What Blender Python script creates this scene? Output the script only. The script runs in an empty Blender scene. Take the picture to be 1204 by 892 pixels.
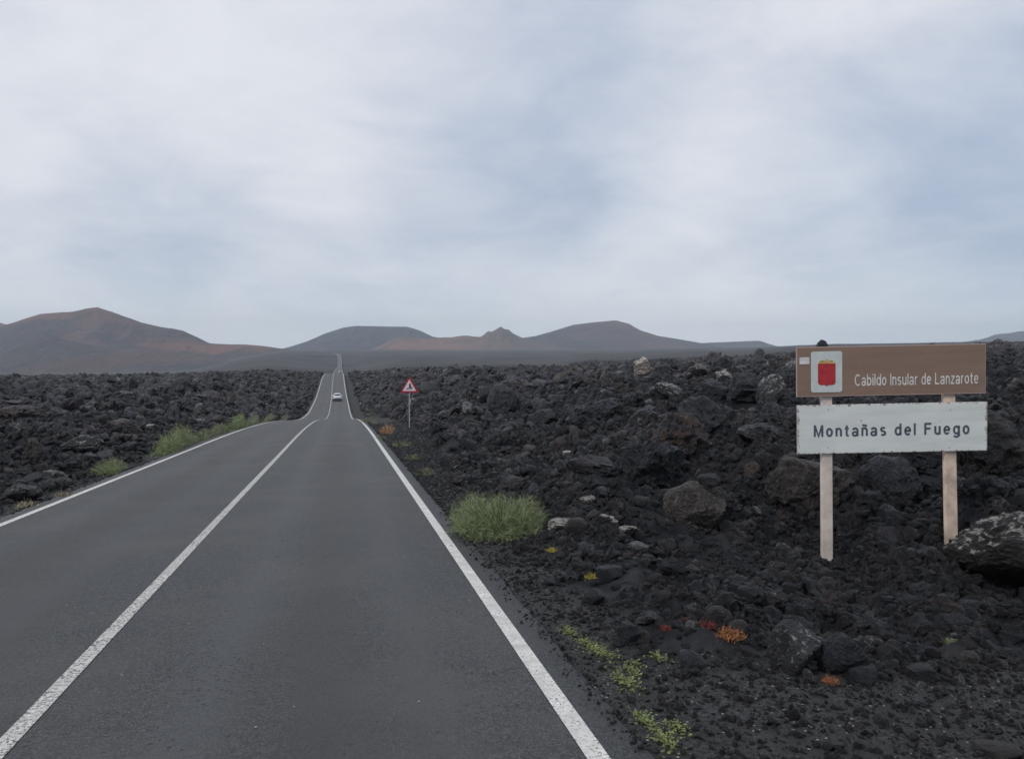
import bpy, bmesh, math, random
import numpy as np
from mathutils import Vector, Matrix, Euler

random.seed(7)
RNG = np.random.default_rng(11)
SC = bpy.context.scene
COL = SC.collection
R = math.radians

# ------------------------------------------------------------------ camera
FPX, PW, PH, YH = 950.0, 1204.0, 892.0, 412.0
YAW = R(11.95)                     # the lens looks this far to the verge side of the road
PITCH = math.atan((PH / 2 - YH) / FPX)
CX, CY, CZ = 1.886, 0.0, 2.0
cam_d = bpy.data.cameras.new("camera")
cam = bpy.data.objects.new("camera", cam_d)
COL.objects.link(cam)
cam.location = (CX, CY, CZ)
cam.rotation_euler = (R(90) - PITCH, 0, -YAW)
cam_d.sensor_width = 36.0
cam_d.lens = FPX / PW * 36.0
cam_d.clip_start = 0.05
cam_d.clip_end = 60000
SC.camera = cam
SC.view_settings.view_transform = 'Standard'
SC.view_settings.look = 'None'
SC.view_settings.exposure = 0.12
SC.view_settings.gamma = 1.0
SC.cycles.volume_bounces = 0
SC.cycles.max_bounces = 5
SC.cycles.diffuse_bounces = 2
SC.cycles.glossy_bounces = 2

# ------------------------------------------------------------------ sun and overcast sky
SUN_EL, SUN_AZ = R(42), R(245)      # azimuth clockwise from +Y
sun_d = bpy.data.lights.new("sun", 'SUN')
sun = bpy.data.objects.new("sun", sun_d)
COL.objects.link(sun)
sun_d.energy = 1.5
sun_d.angle = R(10)
sun_d.color = (1.0, 0.96, 0.9)
sdir = Vector((math.sin(SUN_AZ) * math.cos(SUN_EL), math.cos(SUN_AZ) * math.cos(SUN_EL), math.sin(SUN_EL)))
sun.rotation_euler = sdir.to_track_quat('Z', 'Y').to_euler()
sun.location = sdir * 50

FWD = np.array([math.sin(YAW), math.cos(YAW)])
RGT = np.array([math.cos(YAW), -math.sin(YAW)])


class NT:
    """small helper for node trees"""
    def __init__(self, tree):
        self.t = tree
        self.n = tree.nodes
        self.l = tree.links

    def new(self, kind, **kw):
        nd = self.n.new(kind)
        for k, v in kw.items():
            if k == 'ins':
                for i, val in v.items():
                    self.put(nd.inputs[i], val)
            else:
                setattr(nd, k, v)
        return nd

    def put(self, sock, val):
        if isinstance(val, bpy.types.NodeSocket):
            self.l.new(val, sock)
        elif isinstance(val, bpy.types.Node):
            self.l.new(val.outputs[0], sock)
        else:
            sock.default_value = val

    def math(self, op, a, b=0.0, c=0.0, clamp=False):
        nd = self.n.new('ShaderNodeMath')
        nd.operation = op
        nd.use_clamp = clamp
        for i, v in enumerate((a, b, c)):
            self.put(nd.inputs[i], v)
        return nd.outputs[0]

    def mix(self, f, a, b, blend='MIX'):
        nd = self.n.new('ShaderNodeMix')
        nd.data_type = 'RGBA'
        nd.blend_type = blend
        nd.clamp_factor = True
        self.put(nd.inputs[0], f)
        for i, v in ((6, a), (7, b)):
            if isinstance(v, tuple) and len(v) == 3:
                v = (*v, 1.0)
            self.put(nd.inputs[i], v)
        return nd.outputs[2]

    def ramp(self, f, lo, hi, smooth=True):
        nd = self.n.new('ShaderNodeMapRange')
        nd.interpolation_type = 'SMOOTHSTEP' if smooth else 'LINEAR'
        self.put(nd.inputs[0], f)
        nd.inputs[1].default_value = lo
        nd.inputs[2].default_value = hi
        return nd.outputs[0]

    def noise(self, vec, scale, detail=4.0, rough=0.55, dist=0.0, out=0):
        nd = self.n.new('ShaderNodeTexNoise')
        if vec is not None:
            self.l.new(vec, nd.inputs['Vector'])
        nd.inputs['Scale'].default_value = scale
        nd.inputs['Detail'].default_value = detail
        nd.inputs['Roughness'].default_value = rough
        nd.inputs['Distortion'].default_value = dist
        return nd.outputs[out]

    def vmath(self, op, a, b=(0, 0, 0)):
        nd = self.n.new('ShaderNodeVectorMath')
        nd.operation = op
        self.put(nd.inputs[0], a)
        self.put(nd.inputs[1], b)
        return nd


world = bpy.data.worlds.new("World")
SC.world = world
world.use_nodes = True
W = NT(world.node_tree)
W.n.clear()
sky = W.new('ShaderNodeTexSky')
sky.sky_type = 'NISHITA'
sky.sun_disc = False
sky.sun_elevation = SUN_EL
sky.sun_rotation = SUN_AZ
tc = W.new('ShaderNodeTexCoord')
sep = W.new('ShaderNodeSeparateXYZ', ins={0: tc.outputs['Generated']})
dz = W.math('MAXIMUM', sep.outputs[2], 0.0)
den = W.math('ADD', dz, 0.27)
cp = W.new('ShaderNodeCombineXYZ', ins={0: W.math('DIVIDE', sep.outputs[0], den), 1: W.math('DIVIDE', sep.outputs[1], den), 2: 3.7})
warp = W.vmath('MULTIPLY', W.vmath('SUBTRACT', W.noise(cp.outputs[0], 0.8, 2, 0.5, out=1), (0.5, 0.5, 0.5)).outputs[0], (0.9, 0.9, 0.9))
cpw = W.vmath('ADD', cp.outputs[0], warp.outputs[0]).outputs[0]
n_big = W.noise(cpw, 0.85, 3, 0.5)
n_mid = W.noise(cpw, 2.3, 6, 0.56, 0.4)
n_fine = W.noise(cpw, 6.0, 6, 0.6, 0.3)


def pix_dir(px, py):
    v = cam.rotation_euler.to_matrix() @ Vector(((px - PW / 2) / FPX, -(py - PH / 2) / FPX, -1))
    return v.normalized()


def lobe(px, py, width, amp):
    d = pix_dir(px, py)
    dot = W.vmath('DOT_PRODUCT', tc.outputs['Generated'], tuple(d)).outputs['Value']
    return W.math('MULTIPLY', W.ramp(dot, math.cos(R(width)), 1.0), amp)


s_ = W.math('ADD', W.math('MULTIPLY', W.math('SUBTRACT', n_big, 0.5), 1.2), W.math('MULTIPLY', W.math('SUBTRACT', n_mid, 0.5), 1.15))
s_ = W.math('ADD', s_, W.math('MULTIPLY', W.math('SUBTRACT', n_fine, 0.5), 0.42))
for args in ((170, 180, 17, .30), (470, 20, 15, .32), (930, 90, 16, .26), (1110, 250, 15, -.5), (620, 120, 14, -.3), (1190, 120, 12, -.15),
             (190, 262, 8, -.34), (900, 300, 12, .16), (560, 330, 14, .02), (290, 40, 10, -.1), (20, 290, 9, .14), (780, 330, 9, .13)):
    s_ = W.math('ADD', s_, lobe(*args))
st_v = W.new('ShaderNodeVectorMath', operation='MULTIPLY', ins={0: tc.outputs['Generated'], 1: (1.8, 1.8, 4.6)}).outputs[0]
n_str = W.noise(st_v, 1.9, 6, 0.6, 0.6)
s_ = W.math('ADD', s_, W.math('MULTIPLY', W.math('SUBTRACT', n_str, 0.5), 1.0))
s_ = W.ramp(W.math('ADD', W.math('MULTIPLY', s_, 0.62), 0.52), -0.15, 1.15)
cloud = W.mix(s_, (0.355, 0.435, 0.58), (0.81, 0.815, 0.85))
cloud = W.mix(W.math('MULTIPLY', W.ramp(n_mid, 0.35, 0.75), 0.12), cloud, (0.60, 0.69, 0.78))
# thin edge of clearer air low over the horizon
hz = W.ramp(sep.outputs[2], 0.13, 0.0)
cloud = W.mix(W.math('MULTIPLY', hz, 0.6), cloud, (0.76, 0.83, 0.89))
below = W.ramp(sep.outputs[2], 0.0, -0.05)
cloud = W.mix(below, cloud, (0.10, 0.11, 0.13))
sky_d = W.vmath('MULTIPLY', sky.outputs[0], (0.10, 0.10, 0.10)).outputs[0]
final = W.mix(0.93, sky_d, cloud)
final = W.vmath('MULTIPLY', final, (10, 10, 10)).outputs[0]
bg = W.new('ShaderNodeBackground', ins={0: final, 1: 0.1})
wo = W.new('ShaderNodeOutputWorld', ins={0: bg.outputs[0]})


# ------------------------------------------------------------------ tags and mesh helpers
def tag(o, label=None, cat=None, group=None, kind=None):
    if label:
        o['label'] = label
    if cat:
        o['category'] = cat
    if group:
        o['group'] = group
    if kind:
        o['kind'] = kind
    return o


def link(name, mesh, mat=None, parent=None, loc=None, rot=None, scale=None):
    o = bpy.data.objects.new(name, mesh)
    COL.objects.link(o)
    if mat is not None and not mesh.materials:
        mesh.materials.append(mat)
    if parent is not None:
        o.parent = parent
    if loc is not None:
        o.location = loc
    if rot is not None:
        o.rotation_euler = rot
    if scale is not None:
        o.scale = scale
    return o


def empty(name, loc=(0, 0, 0), rot=(0, 0, 0)):
    o = bpy.data.objects.new(name, None)
    COL.objects.link(o)
    o.location = loc
    o.rotation_euler = rot
    o.empty_display_size = 0.1
    return o


def np_mesh(name, verts, faces, smooth=False):
    """verts (n,3), faces (m,k) arrays"""
    me = bpy.data.meshes.new(name)
    verts = np.asarray(verts, dtype=np.float32)
    faces = np.asarray(faces, dtype=np.int32)
    m, k = faces.shape
    me.vertices.add(len(verts))
    me.vertices.foreach_set('co', verts.ravel())
    me.loops.add(m * k)
    me.loops.foreach_set('vertex_index', faces.ravel())
    me.polygons.add(m)
    me.polygons.foreach_set('loop_start', np.arange(0, m * k, k, dtype=np.int32))
    me.polygons.foreach_set('use_smooth', np.full(m, smooth))
    me.update(calc_edges=True)
    return me


def grid_faces(nr, nc, wrap=False):
    i = np.arange(nr - 1)[:, None]
    j = np.arange(nc if wrap else nc - 1)[None, :]
    j2 = (j + 1) % nc
    a = i * nc + j
    b = i * nc + j2
    return np.stack([a, b, b + nc, a + nc], -1).reshape(-1, 4)


def bm_mesh(name, bm, smooth=False):
    me = bpy.data.meshes.new(name)
    bmesh.ops.recalc_face_normals(bm, faces=bm.faces)
    bm.to_mesh(me)
    bm.free()
    if smooth:
        me.polygons.foreach_set('use_smooth', np.full(len(me.polygons), True))
    return me


def add_box(bm, c, s, bevel=0.0, rot=None):
    M = Matrix.Translation(c) @ (rot.to_matrix().to_4x4() if rot else Matrix.Identity(4)) @ Matrix.Diagonal((*s, 1))
    r = bmesh.ops.create_cube(bm, size=1.0, matrix=M)
    if bevel:
        es = {e for v in r['verts'] for e in v.link_edges}
        bmesh.ops.bevel(bm, geom=list(es), offset=bevel, segments=2, affect='EDGES', profile=0.6)


def add_poly_prism(bm, pts, y0, y1):
    """polygon in x,z extruded between y0 and y1"""
    a = [bm.verts.new((p[0], y0, p[1])) for p in pts]
    b = [bm.verts.new((p[0], y1, p[1])) for p in pts]
    bm.faces.new(a)
    bm.faces.new(list(reversed(b)))
    n = len(pts)
    for i in range(n):
        bm.faces.new((a[i], b[i], b[(i + 1) % n], a[(i + 1) % n]))


def add_cyl(bm, p0, p1, r0, r1=None, seg=12):
    p0, p1 = Vector(p0), Vector(p1)
    r1 = r0 if r1 is None else r1
    d = p1 - p0
    q = d.to_track_quat('Z', 'Y').to_matrix().to_4x4()
    bmesh.ops.create_cone(bm, cap_ends=True, segments=seg, radius1=r0, radius2=r1, depth=d.length,
                          matrix=Matrix.Translation((p0 + p1) / 2) @ q)


# ------------------------------------------------------------------ numpy noise
def _hash(ix, iy, iz, seed):
    h = (ix.astype(np.int64) * 374761393 + iy.astype(np.int64) * 668265263 + iz.astype(np.int64) * 2147483647 * 3 + seed * 1274126177) & 0xffffffff
    h = ((h ^ (h >> 13)) * 1274126177) & 0xffffffff
    h = ((h ^ (h >> 16)) * 2246822519) & 0xffffffff
    return ((h ^ (h >> 15)) & 0xffffff) / float(0xffffff)


def vnoise2(x, y, seed=0):
    x = np.asarray(x, float)
    y = np.asarray(y, float)
    ix, iy = np.floor(x), np.floor(y)
    fx, fy = x - ix, y - iy
    ux, uy = fx * fx * fx * (fx * (fx * 6 - 15) + 10), fy * fy * fy * (fy * (fy * 6 - 15) + 10)
    z = np.zeros_like(ix)
    a = _hash(ix, iy, z, seed)
    b = _hash(ix + 1, iy, z, seed)
    c = _hash(ix, iy + 1, z, seed)
    d = _hash(ix + 1, iy + 1, z, seed)
    return (a + (b - a) * ux) * (1 - uy) + (c + (d - c) * ux) * uy


def vnoise3(p, seed=0):
    i = np.floor(p)
    f = p - i
    u = f * f * (3 - 2 * f)
    out = 0
    for dx in (0, 1):
        for dy in (0, 1):
            for dzz in (0, 1):
                w = (u[:, 0] if dx else 1 - u[:, 0]) * (u[:, 1] if dy else 1 - u[:, 1]) * (u[:, 2] if dzz else 1 - u[:, 2])
                out = out + w * _hash(i[:, 0] + dx, i[:, 1] + dy, i[:, 2] + dzz, seed)
    return out


def fbm2(x, y, octaves, seed=0, gain=0.5):
    t, a, s = 0, 1.0, 0
    for k in range(octaves):
        c, sn = math.cos(k * 1.1), math.sin(k * 1.1)
        t = t + a * (vnoise2((x * c - y * sn) * 2 ** k + k * 7.3, (x * sn + y * c) * 2 ** k, seed + k) - 0.5)
        s += a
        a *= gain
    return t / s * 2


def sstep(x, a, b):
    t = np.clip((x - a) / (b - a), 0, 1)
    return t * t * (3 - 2 * t)


# ------------------------------------------------------------------ the lie of the land
# road profile: distance along the road -> height
RY = np.array([-60, -20, 0, 25, 40, 48, 58, 75.6, 92, 115, 140, 176, 225, 262, 285, 320, 400, 500, 570, 700, 860, 960, 1100, 1270, 1500, 1760, 1850, 2200], float)
RZ = np.array([2.86, 0.95, 0, -1.185, -1.90, -2.35, -2.98, -4.30, -5.66, -7.22, -8.05, -8.15, -7.2, -6.35, -6.2, -7.0, -11.6, -13.6, -13.4, -15.2, -17.0, -18.2, -22.0, -23.2, -15.0, -3.6, -4.0, -7.0])


def _pchip_slopes(x, y):
    h = np.diff(x)
    d = np.diff(y) / h
    m = np.zeros_like(y)
    m[0], m[-1] = d[0], d[-1]
    for i in range(1, len(y) - 1):
        if d[i - 1] * d[i] > 0:
            w1, w2 = 2 * h[i] + h[i - 1], h[i] + 2 * h[i - 1]
            m[i] = (w1 + w2) / (w1 / d[i - 1] + w2 / d[i])
    return m


RM = _pchip_slopes(RY, RZ)


def road_z(y):
    y = np.clip(np.asarray(y, float), RY[0], RY[-1])
    i = np.clip(np.searchsorted(RY, y) - 1, 0, len(RY) - 2)
    h = RY[i + 1] - RY[i]
    t = (y - RY[i]) / h
    return (RZ[i] * (1 + 2 * t) * (1 - t) ** 2 + RM[i] * h * t * (1 - t) ** 2 + RZ[i + 1] * t * t * (3 - 2 * t) + RM[i + 1] * h * t * t * (t - 1))


def road_x(y):
    y = np.asarray(y, float)
    return -0.55 * sstep(y, 120, 270) + 0.4 * sstep(y, 300, 560) - ((np.clip(y - 1560, 0, 999)) / 120.0) ** 2 * 3.2


# mean lava level relative to the lens height, by compass direction (as a column in the view) and distance
AZC = np.array([-900, -200, 0, 200, 340, 401, 470, 640, 700, 850, 1000, 1204, 1500, 3000], float)
RR = np.log(np.array([3, 6, 10, 14, 20, 30, 45, 70, 110, 170, 300, 600, 1000, 2000, 3500, 12000], float))
LEFT = [-2.3, -2.4, -2.5, -2.55, -2.7, -3.0, -3.5, -4.1, -4.8, -5.9, -9, -17, -28, -50, -70, -90]
MIDL = [-2.3, -2.4, -2.5, -2.6, -2.8, -3.1, -3.6, -4.2, -4.6, -5.3, -8, -14, -18, -6, 0, 0]
MID = [-2.3, -2.35, -2.5, -2.6, -2.8, -3.2, -3.7, -3.9, -3.7, -4.4, -8, -12, -14, -6, 4, 10]
L700 = [-2.3, -2.35, -2.45, -2.3, -2.1, -2.05, -2.2, -2.4, -3.0, -4.4, -5, -9, -10, -4, 5, 15]
L850 = [-2.3, -2.42, -2.58, -2.3, -1.75, -1.55, -1.45, -1.6, -2.2, -3.2, -4, -4, -3, 1, 10, 20]
L1000 = [-2.3, -2.44, -2.72, -2.35, -1.75, -1.35, -1.15, -1.25, -1.2, -1.2, -1.0, 1.5, 4, 13, 26, 40]
L1204 = [-2.3, -2.42, -2.62, -2.15, -1.45, -1.05, -0.8, -0.85, -0.8, -0.6, 1.5, 3, 6, 16, 34, 60]
TAB = np.array([LEFT, LEFT, LEFT, LEFT, MIDL, MIDL, MID, MID, L700, L850, L1000, L1204, L1204, L1204], float)


def lava_level(x, y):
    dx, dy = x - CX, y - CY
    fw = dx * FWD[0] + dy * FWD[1]
    rt = dx * RGT[0] + dy * RGT[1]
    r = np.hypot(dx, dy)
    ang = np.arctan2(rt, fw)
    col = PW / 2 + FPX * np.tan(np.clip(ang, -1.2, 1.2))
    lr = np.log(np.maximum(r, 3.001))
    j = np.clip(np.searchsorted(RR, lr) - 1, 0, len(RR) - 2)
    t = np.clip((lr - RR[j]) / (RR[j + 1] - RR[j]), 0, 1)
    i = np.clip(np.searchsorted(AZC, col) - 1, 0, len(AZC) - 2)
    u = np.clip((col - AZC[i]) / (AZC[i + 1] - AZC[i]), 0, 1)
    u = u * u * (3 - 2 * u)
    z = (TAB[i, j] * (1 - t) + TAB[i, j + 1] * t) * (1 - u) + (TAB[i + 1, j] * (1 - t) + TAB[i + 1, j + 1] * t) * u
    return z + CZ


def lava_mask(x, y):
    """0 on tarmac, verge and fine gravel, 1 in the rubble"""
    s = x - road_x(y)
    wob = 0.35 * fbm2(x * 0.9, y * 0.9, 3, 91)
    ahead = 1.3 * sstep(y, 9, 40)
    near = sstep(y - 5.1 + 0.12 * (x - 5) + wob, 0, 0.9)
    mr = sstep(s - 3.95 - ahead + wob, 0, 0.55) * near
    ml = sstep(-s - 3.75 + wob * 0.6, 0, 0.7)
    return np.where(s > 0, mr, ml)


def ridged(x, y, octaves, seed):
    t, a, tot = 0, 1.0, 0
    for k in range(octaves):
        c, sn = math.cos(k * 0.9 + .4), math.sin(k * 0.9 + .4)
        n = vnoise2((x * c - y * sn) * 2 ** k + 3.1 * k, (x * sn + y * c) * 2 ** k, seed + k)
        t = t + a * (1 - np.abs(2 * n - 1) * 1.6)
        tot += a
        a *= 0.52
    return t / tot


def H(x, y, detail=True):
    x = np.asarray(x, float)
    y = np.asarray(y, float)
    r = np.hypot(x - CX, y - CY)
    s = x - road_x(y)
    a = np.abs(s)
    lv = lava_level(x, y)
    m = lava_mask(x, y)
    far = sstep(r, 300, 900)
    calm = 1 - 0.8 * np.exp(-((x - 7.1) ** 2 + (y - 8.9) ** 2) / 1.6)
    rel = 0.40 * fbm2(x / 6.5, y / 6.5, 3, 5) + 0.50 * ridged(x / 2.8, y / 2.8, 3, 17) - 0.19
    rel = rel * (1 + 0.5 * sstep(r, 40, 120))
    if detail:
        rel = rel + 0.32 * ridged(x / 0.8, y / 0.8, 4, 29) * (1 - 0.5 * sstep(r, 60, 200)) - 0.09
        rel = rel + 0.05 * fbm2(x / 0.14, y / 0.14, 2, 41) * (1 - sstep(r, 20, 45))
    rel = rel * (1 - far) + far * (2.2 * fbm2(x / 90, y / 90, 4, 61))
    lava = lv + rel * calm * np.where(r > 300, 1, m)
    gravel = lv + 0.03 * fbm2(x / 0.5, y / 0.5, 3, 77)
    z = lava * m + gravel * (1 - m)
    rz = road_z(y)
    wdt = np.where(s > 0, 2.6, 2.2) + 0.10 * np.clip(y, 0, 160) + 0.12 * np.clip(y - 300, 0, 900)
    k = sstep(a - 3.75, 0, 1) * 0.0 + sstep(a, 3.55, 3.75 + wdt)
    k = np.where(y > 1700, 1, k)
    under = -0.035 - 0.0016 * np.clip(y, 0, 2000) - 0.03 * (a < 3.45)
    zr = rz + under + 0.10 * sstep(a, 3.9, 6.0) + m * 0.5 * np.clip(rel, -0.2, 0.5) * sstep(a, 3.9, 5.5)
    # the road is cut into the flow: the verge only blends close by
    inroad = (a < 140) | (r < 1)
    out = np.where(inroad, zr * (1 - k) + z * k, z)
    return out


def pix_ray(px, py):
    return pix_dir(px, py)


def at(px, py, depth):
    v = cam.rotation_euler.to_matrix() @ Vector(((px - PW / 2) / FPX, -(py - PH / 2) / FPX, -1))
    return Vector((CX, CY, CZ)) + v * depth


def on_ground(px, py, dmin=3.0, dmax=400.0):
    """first point of the ground along the ray of that picture point"""
    v = cam.rotation_euler.to_matrix() @ Vector(((px - PW / 2) / FPX, -(py - PH / 2) / FPX, -1))
    d = dmin * (dmax / dmin) ** np.linspace(0, 1, 1500)
    X, Y, Z = CX + v.x * d, CY + v.y * d, CZ + v.z * d
    under = Z < H(X, Y, False)
    i = int(np.argmax(under)) if under.any() else len(d) - 1
    return Vector((X[i], Y[i], H(X[i], Y[i], False).item())), float(d[i])


def project(x, y, z):
    dx, dy, dzz = x - CX, y - CY, z - CZ
    fw = dx * FWD[0] + dy * FWD[1]
    rt = dx * RGT[0] + dy * RGT[1]
    dep = fw * math.cos(PITCH) - dzz * math.sin(PITCH)
    up = fw * math.sin(PITCH) + dzz * math.cos(PITCH)
    return PW / 2 + FPX * rt / dep, PH / 2 - FPX * up / dep, dep


# ------------------------------------------------------------------ materials
def new_mat(name):
    m = bpy.data.materials.new(name)
    m.use_nodes = True
    t = NT(m.node_tree)
    t.n.clear()
    b = t.new('ShaderNodeBsdfPrincipled')
    t.new('ShaderNodeOutputMaterial', ins={0: b.outputs[0]})
    return m, t, b


def bump(t, b, h, strength, dist):
    nd = t.new('ShaderNodeBump', ins={'Height': h, 'Strength': strength, 'Distance': dist})
    t.l.new(nd.outputs[0], b.inputs['Normal'])


def flat_mat(name, col, rough=0.6, metal=0.0, var=0.12, scale=9.0, bmp=0.0):
    m, t, b = new_mat(name)
    co = t.new('ShaderNodeTexCoord').outputs['Object']
    n = t.noise(co, scale, 5, 0.6)
    dark = tuple(c * (1 - var * 1.6) for c in col)
    light = tuple(min(1, c * (1 + var)) for c in col)
    b.inputs['Base Color'].default_value = (*col, 1)
    t.put(b.inputs['Base Color'], t.mix(t.ramp(n, 0.3, 0.7), dark, light))
    b.inputs['Roughness'].default_value = rough
    b.inputs['Metallic'].default_value = metal
    if bmp:
        bump(t, b, t.noise(co, scale * 6, 5, 0.6), bmp, 0.01)
    return m


def lava_mat(name, dark=(0.003, 0.003, 0.004), light=(0.035, 0.034, 0.040), brown=(0.060, 0.038, 0.030), brown_amt=0.3,
             lichen=0.0, lichen_col=(0.42, 0.41, 0.37), lscale=3.4, lup=0.15):
    m, t, b = new_mat(name)
    co = t.new('ShaderNodeTexCoord').outputs['Object']
    rnd = t.new('ShaderNodeObjectInfo').outputs['Random']
    off = t.new('ShaderNodeCombineXYZ', ins={0: t.math('MULTIPLY', rnd, 37.0), 1: t.math('MULTIPLY', rnd, 91.0), 2: 0.0}).outputs[0]
    v = t.vmath('ADD', co, off).outputs[0]
    n1 = t.noise(v, 1.6, 6, 0.62)
    n2 = t.noise(v, 9.0, 5, 0.65)
    base = t.mix(t.ramp(n1, 0.32, 0.7), dark, light)
    base = t.mix(t.math('MULTIPLY', t.ramp(n2, 0.50, 0.66), 0.6), base, tuple(c * 2.4 for c in light))
    rb = t.math('FRACT', t.math('MULTIPLY', rnd, 7.31))
    bm_ = t.math('MULTIPLY', t.ramp(rb, 1.0 - brown_amt, 1.0), t.ramp(t.noise(v, 2.3, 3, 0.5), 0.35, 0.65))
    base = t.mix(bm_, base, brown)
    val = t.math('MULTIPLY_ADD', t.math('FRACT', t.math('MULTIPLY', rnd, 3.77)), 1.15, 0.45)
    base = t.vmath('SCALE', base)
    t.put(base.inputs[3], val)
    base = base.outputs[0]
    if lichen:
        gn = t.new('ShaderNodeNewGeometry').outputs['Normal']
        up = t.new('ShaderNodeSeparateXYZ', ins={0: gn}).outputs[2]
        ln = t.noise(v, lscale, 8, 0.72)
        f = t.math('MULTIPLY', t.ramp(ln, 0.62 - lichen * 0.25, 0.72 - lichen * 0.25), t.ramp(up, lup, lup + 0.45))
        if lichen < 0.35:
            f = t.math('MULTIPLY', f, t.ramp(t.math('FRACT', t.math('MULTIPLY', rnd, 13.7)), 0.72, 0.95))
        base = t.mix(t.math('MULTIPLY', f, 0.85), base, lichen_col)
    t.put(b.inputs['Base Color'], base)
    b.inputs['Roughness'].default_value = 0.52
    b.inputs['Specular IOR Level'].default_value = 0.55
    vor = t.new('ShaderNodeTexVoronoi', ins={'Vector': v, 'Scale': 11.0})
    h = t.math('ADD', t.math('MULTIPLY', t.noise(v, 14, 8, 0.7), 1.0), t.math('MULTIPLY', vor.outputs['Distance'], 0.5))
    bump(t, b, h, 0.9, 0.09)
    return m


M_LAVA = lava_mat("lava_rock", lichen=0.34, brown_amt=0.35, lscale=4.5)
M_LAVA_B = lava_mat("black_lava", dark=(0.003, 0.0035, 0.005), light=(0.019, 0.020, 0.027), brown_amt=0.2)
M_BROWN = lava_mat("brown_lava", dark=(0.018, 0.015, 0.014), light=(0.060, 0.050, 0.044), brown=(0.075, 0.048, 0.036), brown_amt=0.6)
M_GREY = lava_mat("grey_lava", dark=(0.030, 0.030, 0.032), light=(0.095, 0.093, 0.092), brown_amt=0.2, lichen=0.42, lichen_col=(0.36, 0.35, 0.32), lscale=2.6)
M_PALE = lava_mat("lichen_lava", dark=(0.05, 0.048, 0.046), light=(0.17, 0.155, 0.145), brown=(0.19, 0.14, 0.11), brown_amt=0.5, lichen=0.85, lichen_col=(0.50, 0.46, 0.42))
M_LICH = lava_mat("half_lichen_lava", dark=(0.012, 0.012, 0.016), light=(0.04, 0.039, 0.042), lichen=0.55, lichen_col=(0.36, 0.36, 0.34))
M_CAP = lava_mat("lichen_cap_lava", dark=(0.006, 0.006, 0.007), light=(0.028, 0.025, 0.024), brown_amt=0.5, lichen=0.52, lichen_col=(0.38, 0.365, 0.335), lscale=6.5, lup=0.3)


def ground_material():
    m, t, b = new_mat("lava_ground")
    g = t.new('ShaderNodeNewGeometry').outputs['Position']
    zone = t.new('ShaderNodeAttribute', attribute_name='zone')
    zs = t.new('ShaderNodeSeparateColor', ins={0: zone.outputs['Color']})
    mask, farz = zs.outputs[0], zs.outputs[1]
    n1 = t.noise(g, 0.16, 4, 0.6)
    n2 = t.noise(g, 2.2, 6, 0.65)
    n3 = t.noise(g, 34.0, 4, 0.7)
    lava = t.mix(t.ramp(n2, 0.35, 0.68), (0.005, 0.0055, 0.007), (0.026, 0.026, 0.030))
    lava = t.mix(t.math('MULTIPLY', t.ramp(n1, 0.5, 0.72), 0.6), lava, (0.046, 0.036, 0.034))
    sp = t.new('ShaderNodeTexVoronoi', ins={'Vector': g, 'Scale': 48.0})
    grav = t.mix(t.ramp(n3, 0.35, 0.7), (0.012, 0.012, 0.013), (0.072, 0.072, 0.072))
    grav = t.mix(t.ramp(n2, 0.4, 0.7), grav, (0.032, 0.033, 0.030))
    spk = t.new('ShaderNodeSeparateColor', ins={0: sp.outputs['Color']})
    chip = t.math('MULTIPLY', t.math('GREATER_THAN', spk.outputs[0], 0.975), t.math('LESS_THAN', sp.outputs['Distance'], 0.42))
    grav = t.mix(chip, grav, (0.30, 0.29, 0.27))
    col = t.mix(mask, grav, lava)
    f1 = t.noise(g, 0.012, 5, 0.6)
    f2 = t.noise(g, 0.06, 5, 0.65)
    farc = t.mix(t.ramp(f1, 0.35, 0.65), (0.030, 0.031, 0.033), (0.062, 0.057, 0.055))
    farc = t.mix(t.math('MULTIPLY', t.ramp(f2, 0.6, 0.72), 0.5), farc, (0.13, 0.125, 0.11))
    col = t.mix(farz, col, farc)
    t.put(b.inputs['Base Color'], col)
    b.inputs['Roughness'].default_value = 0.9
    b.inputs['Specular IOR Level'].default_value = 0.25
    h = t.math('ADD', t.math('MULTIPLY', n3, 0.35), n2)
    bump(t, b, h, 0.8, 0.05)
    return m


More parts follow.
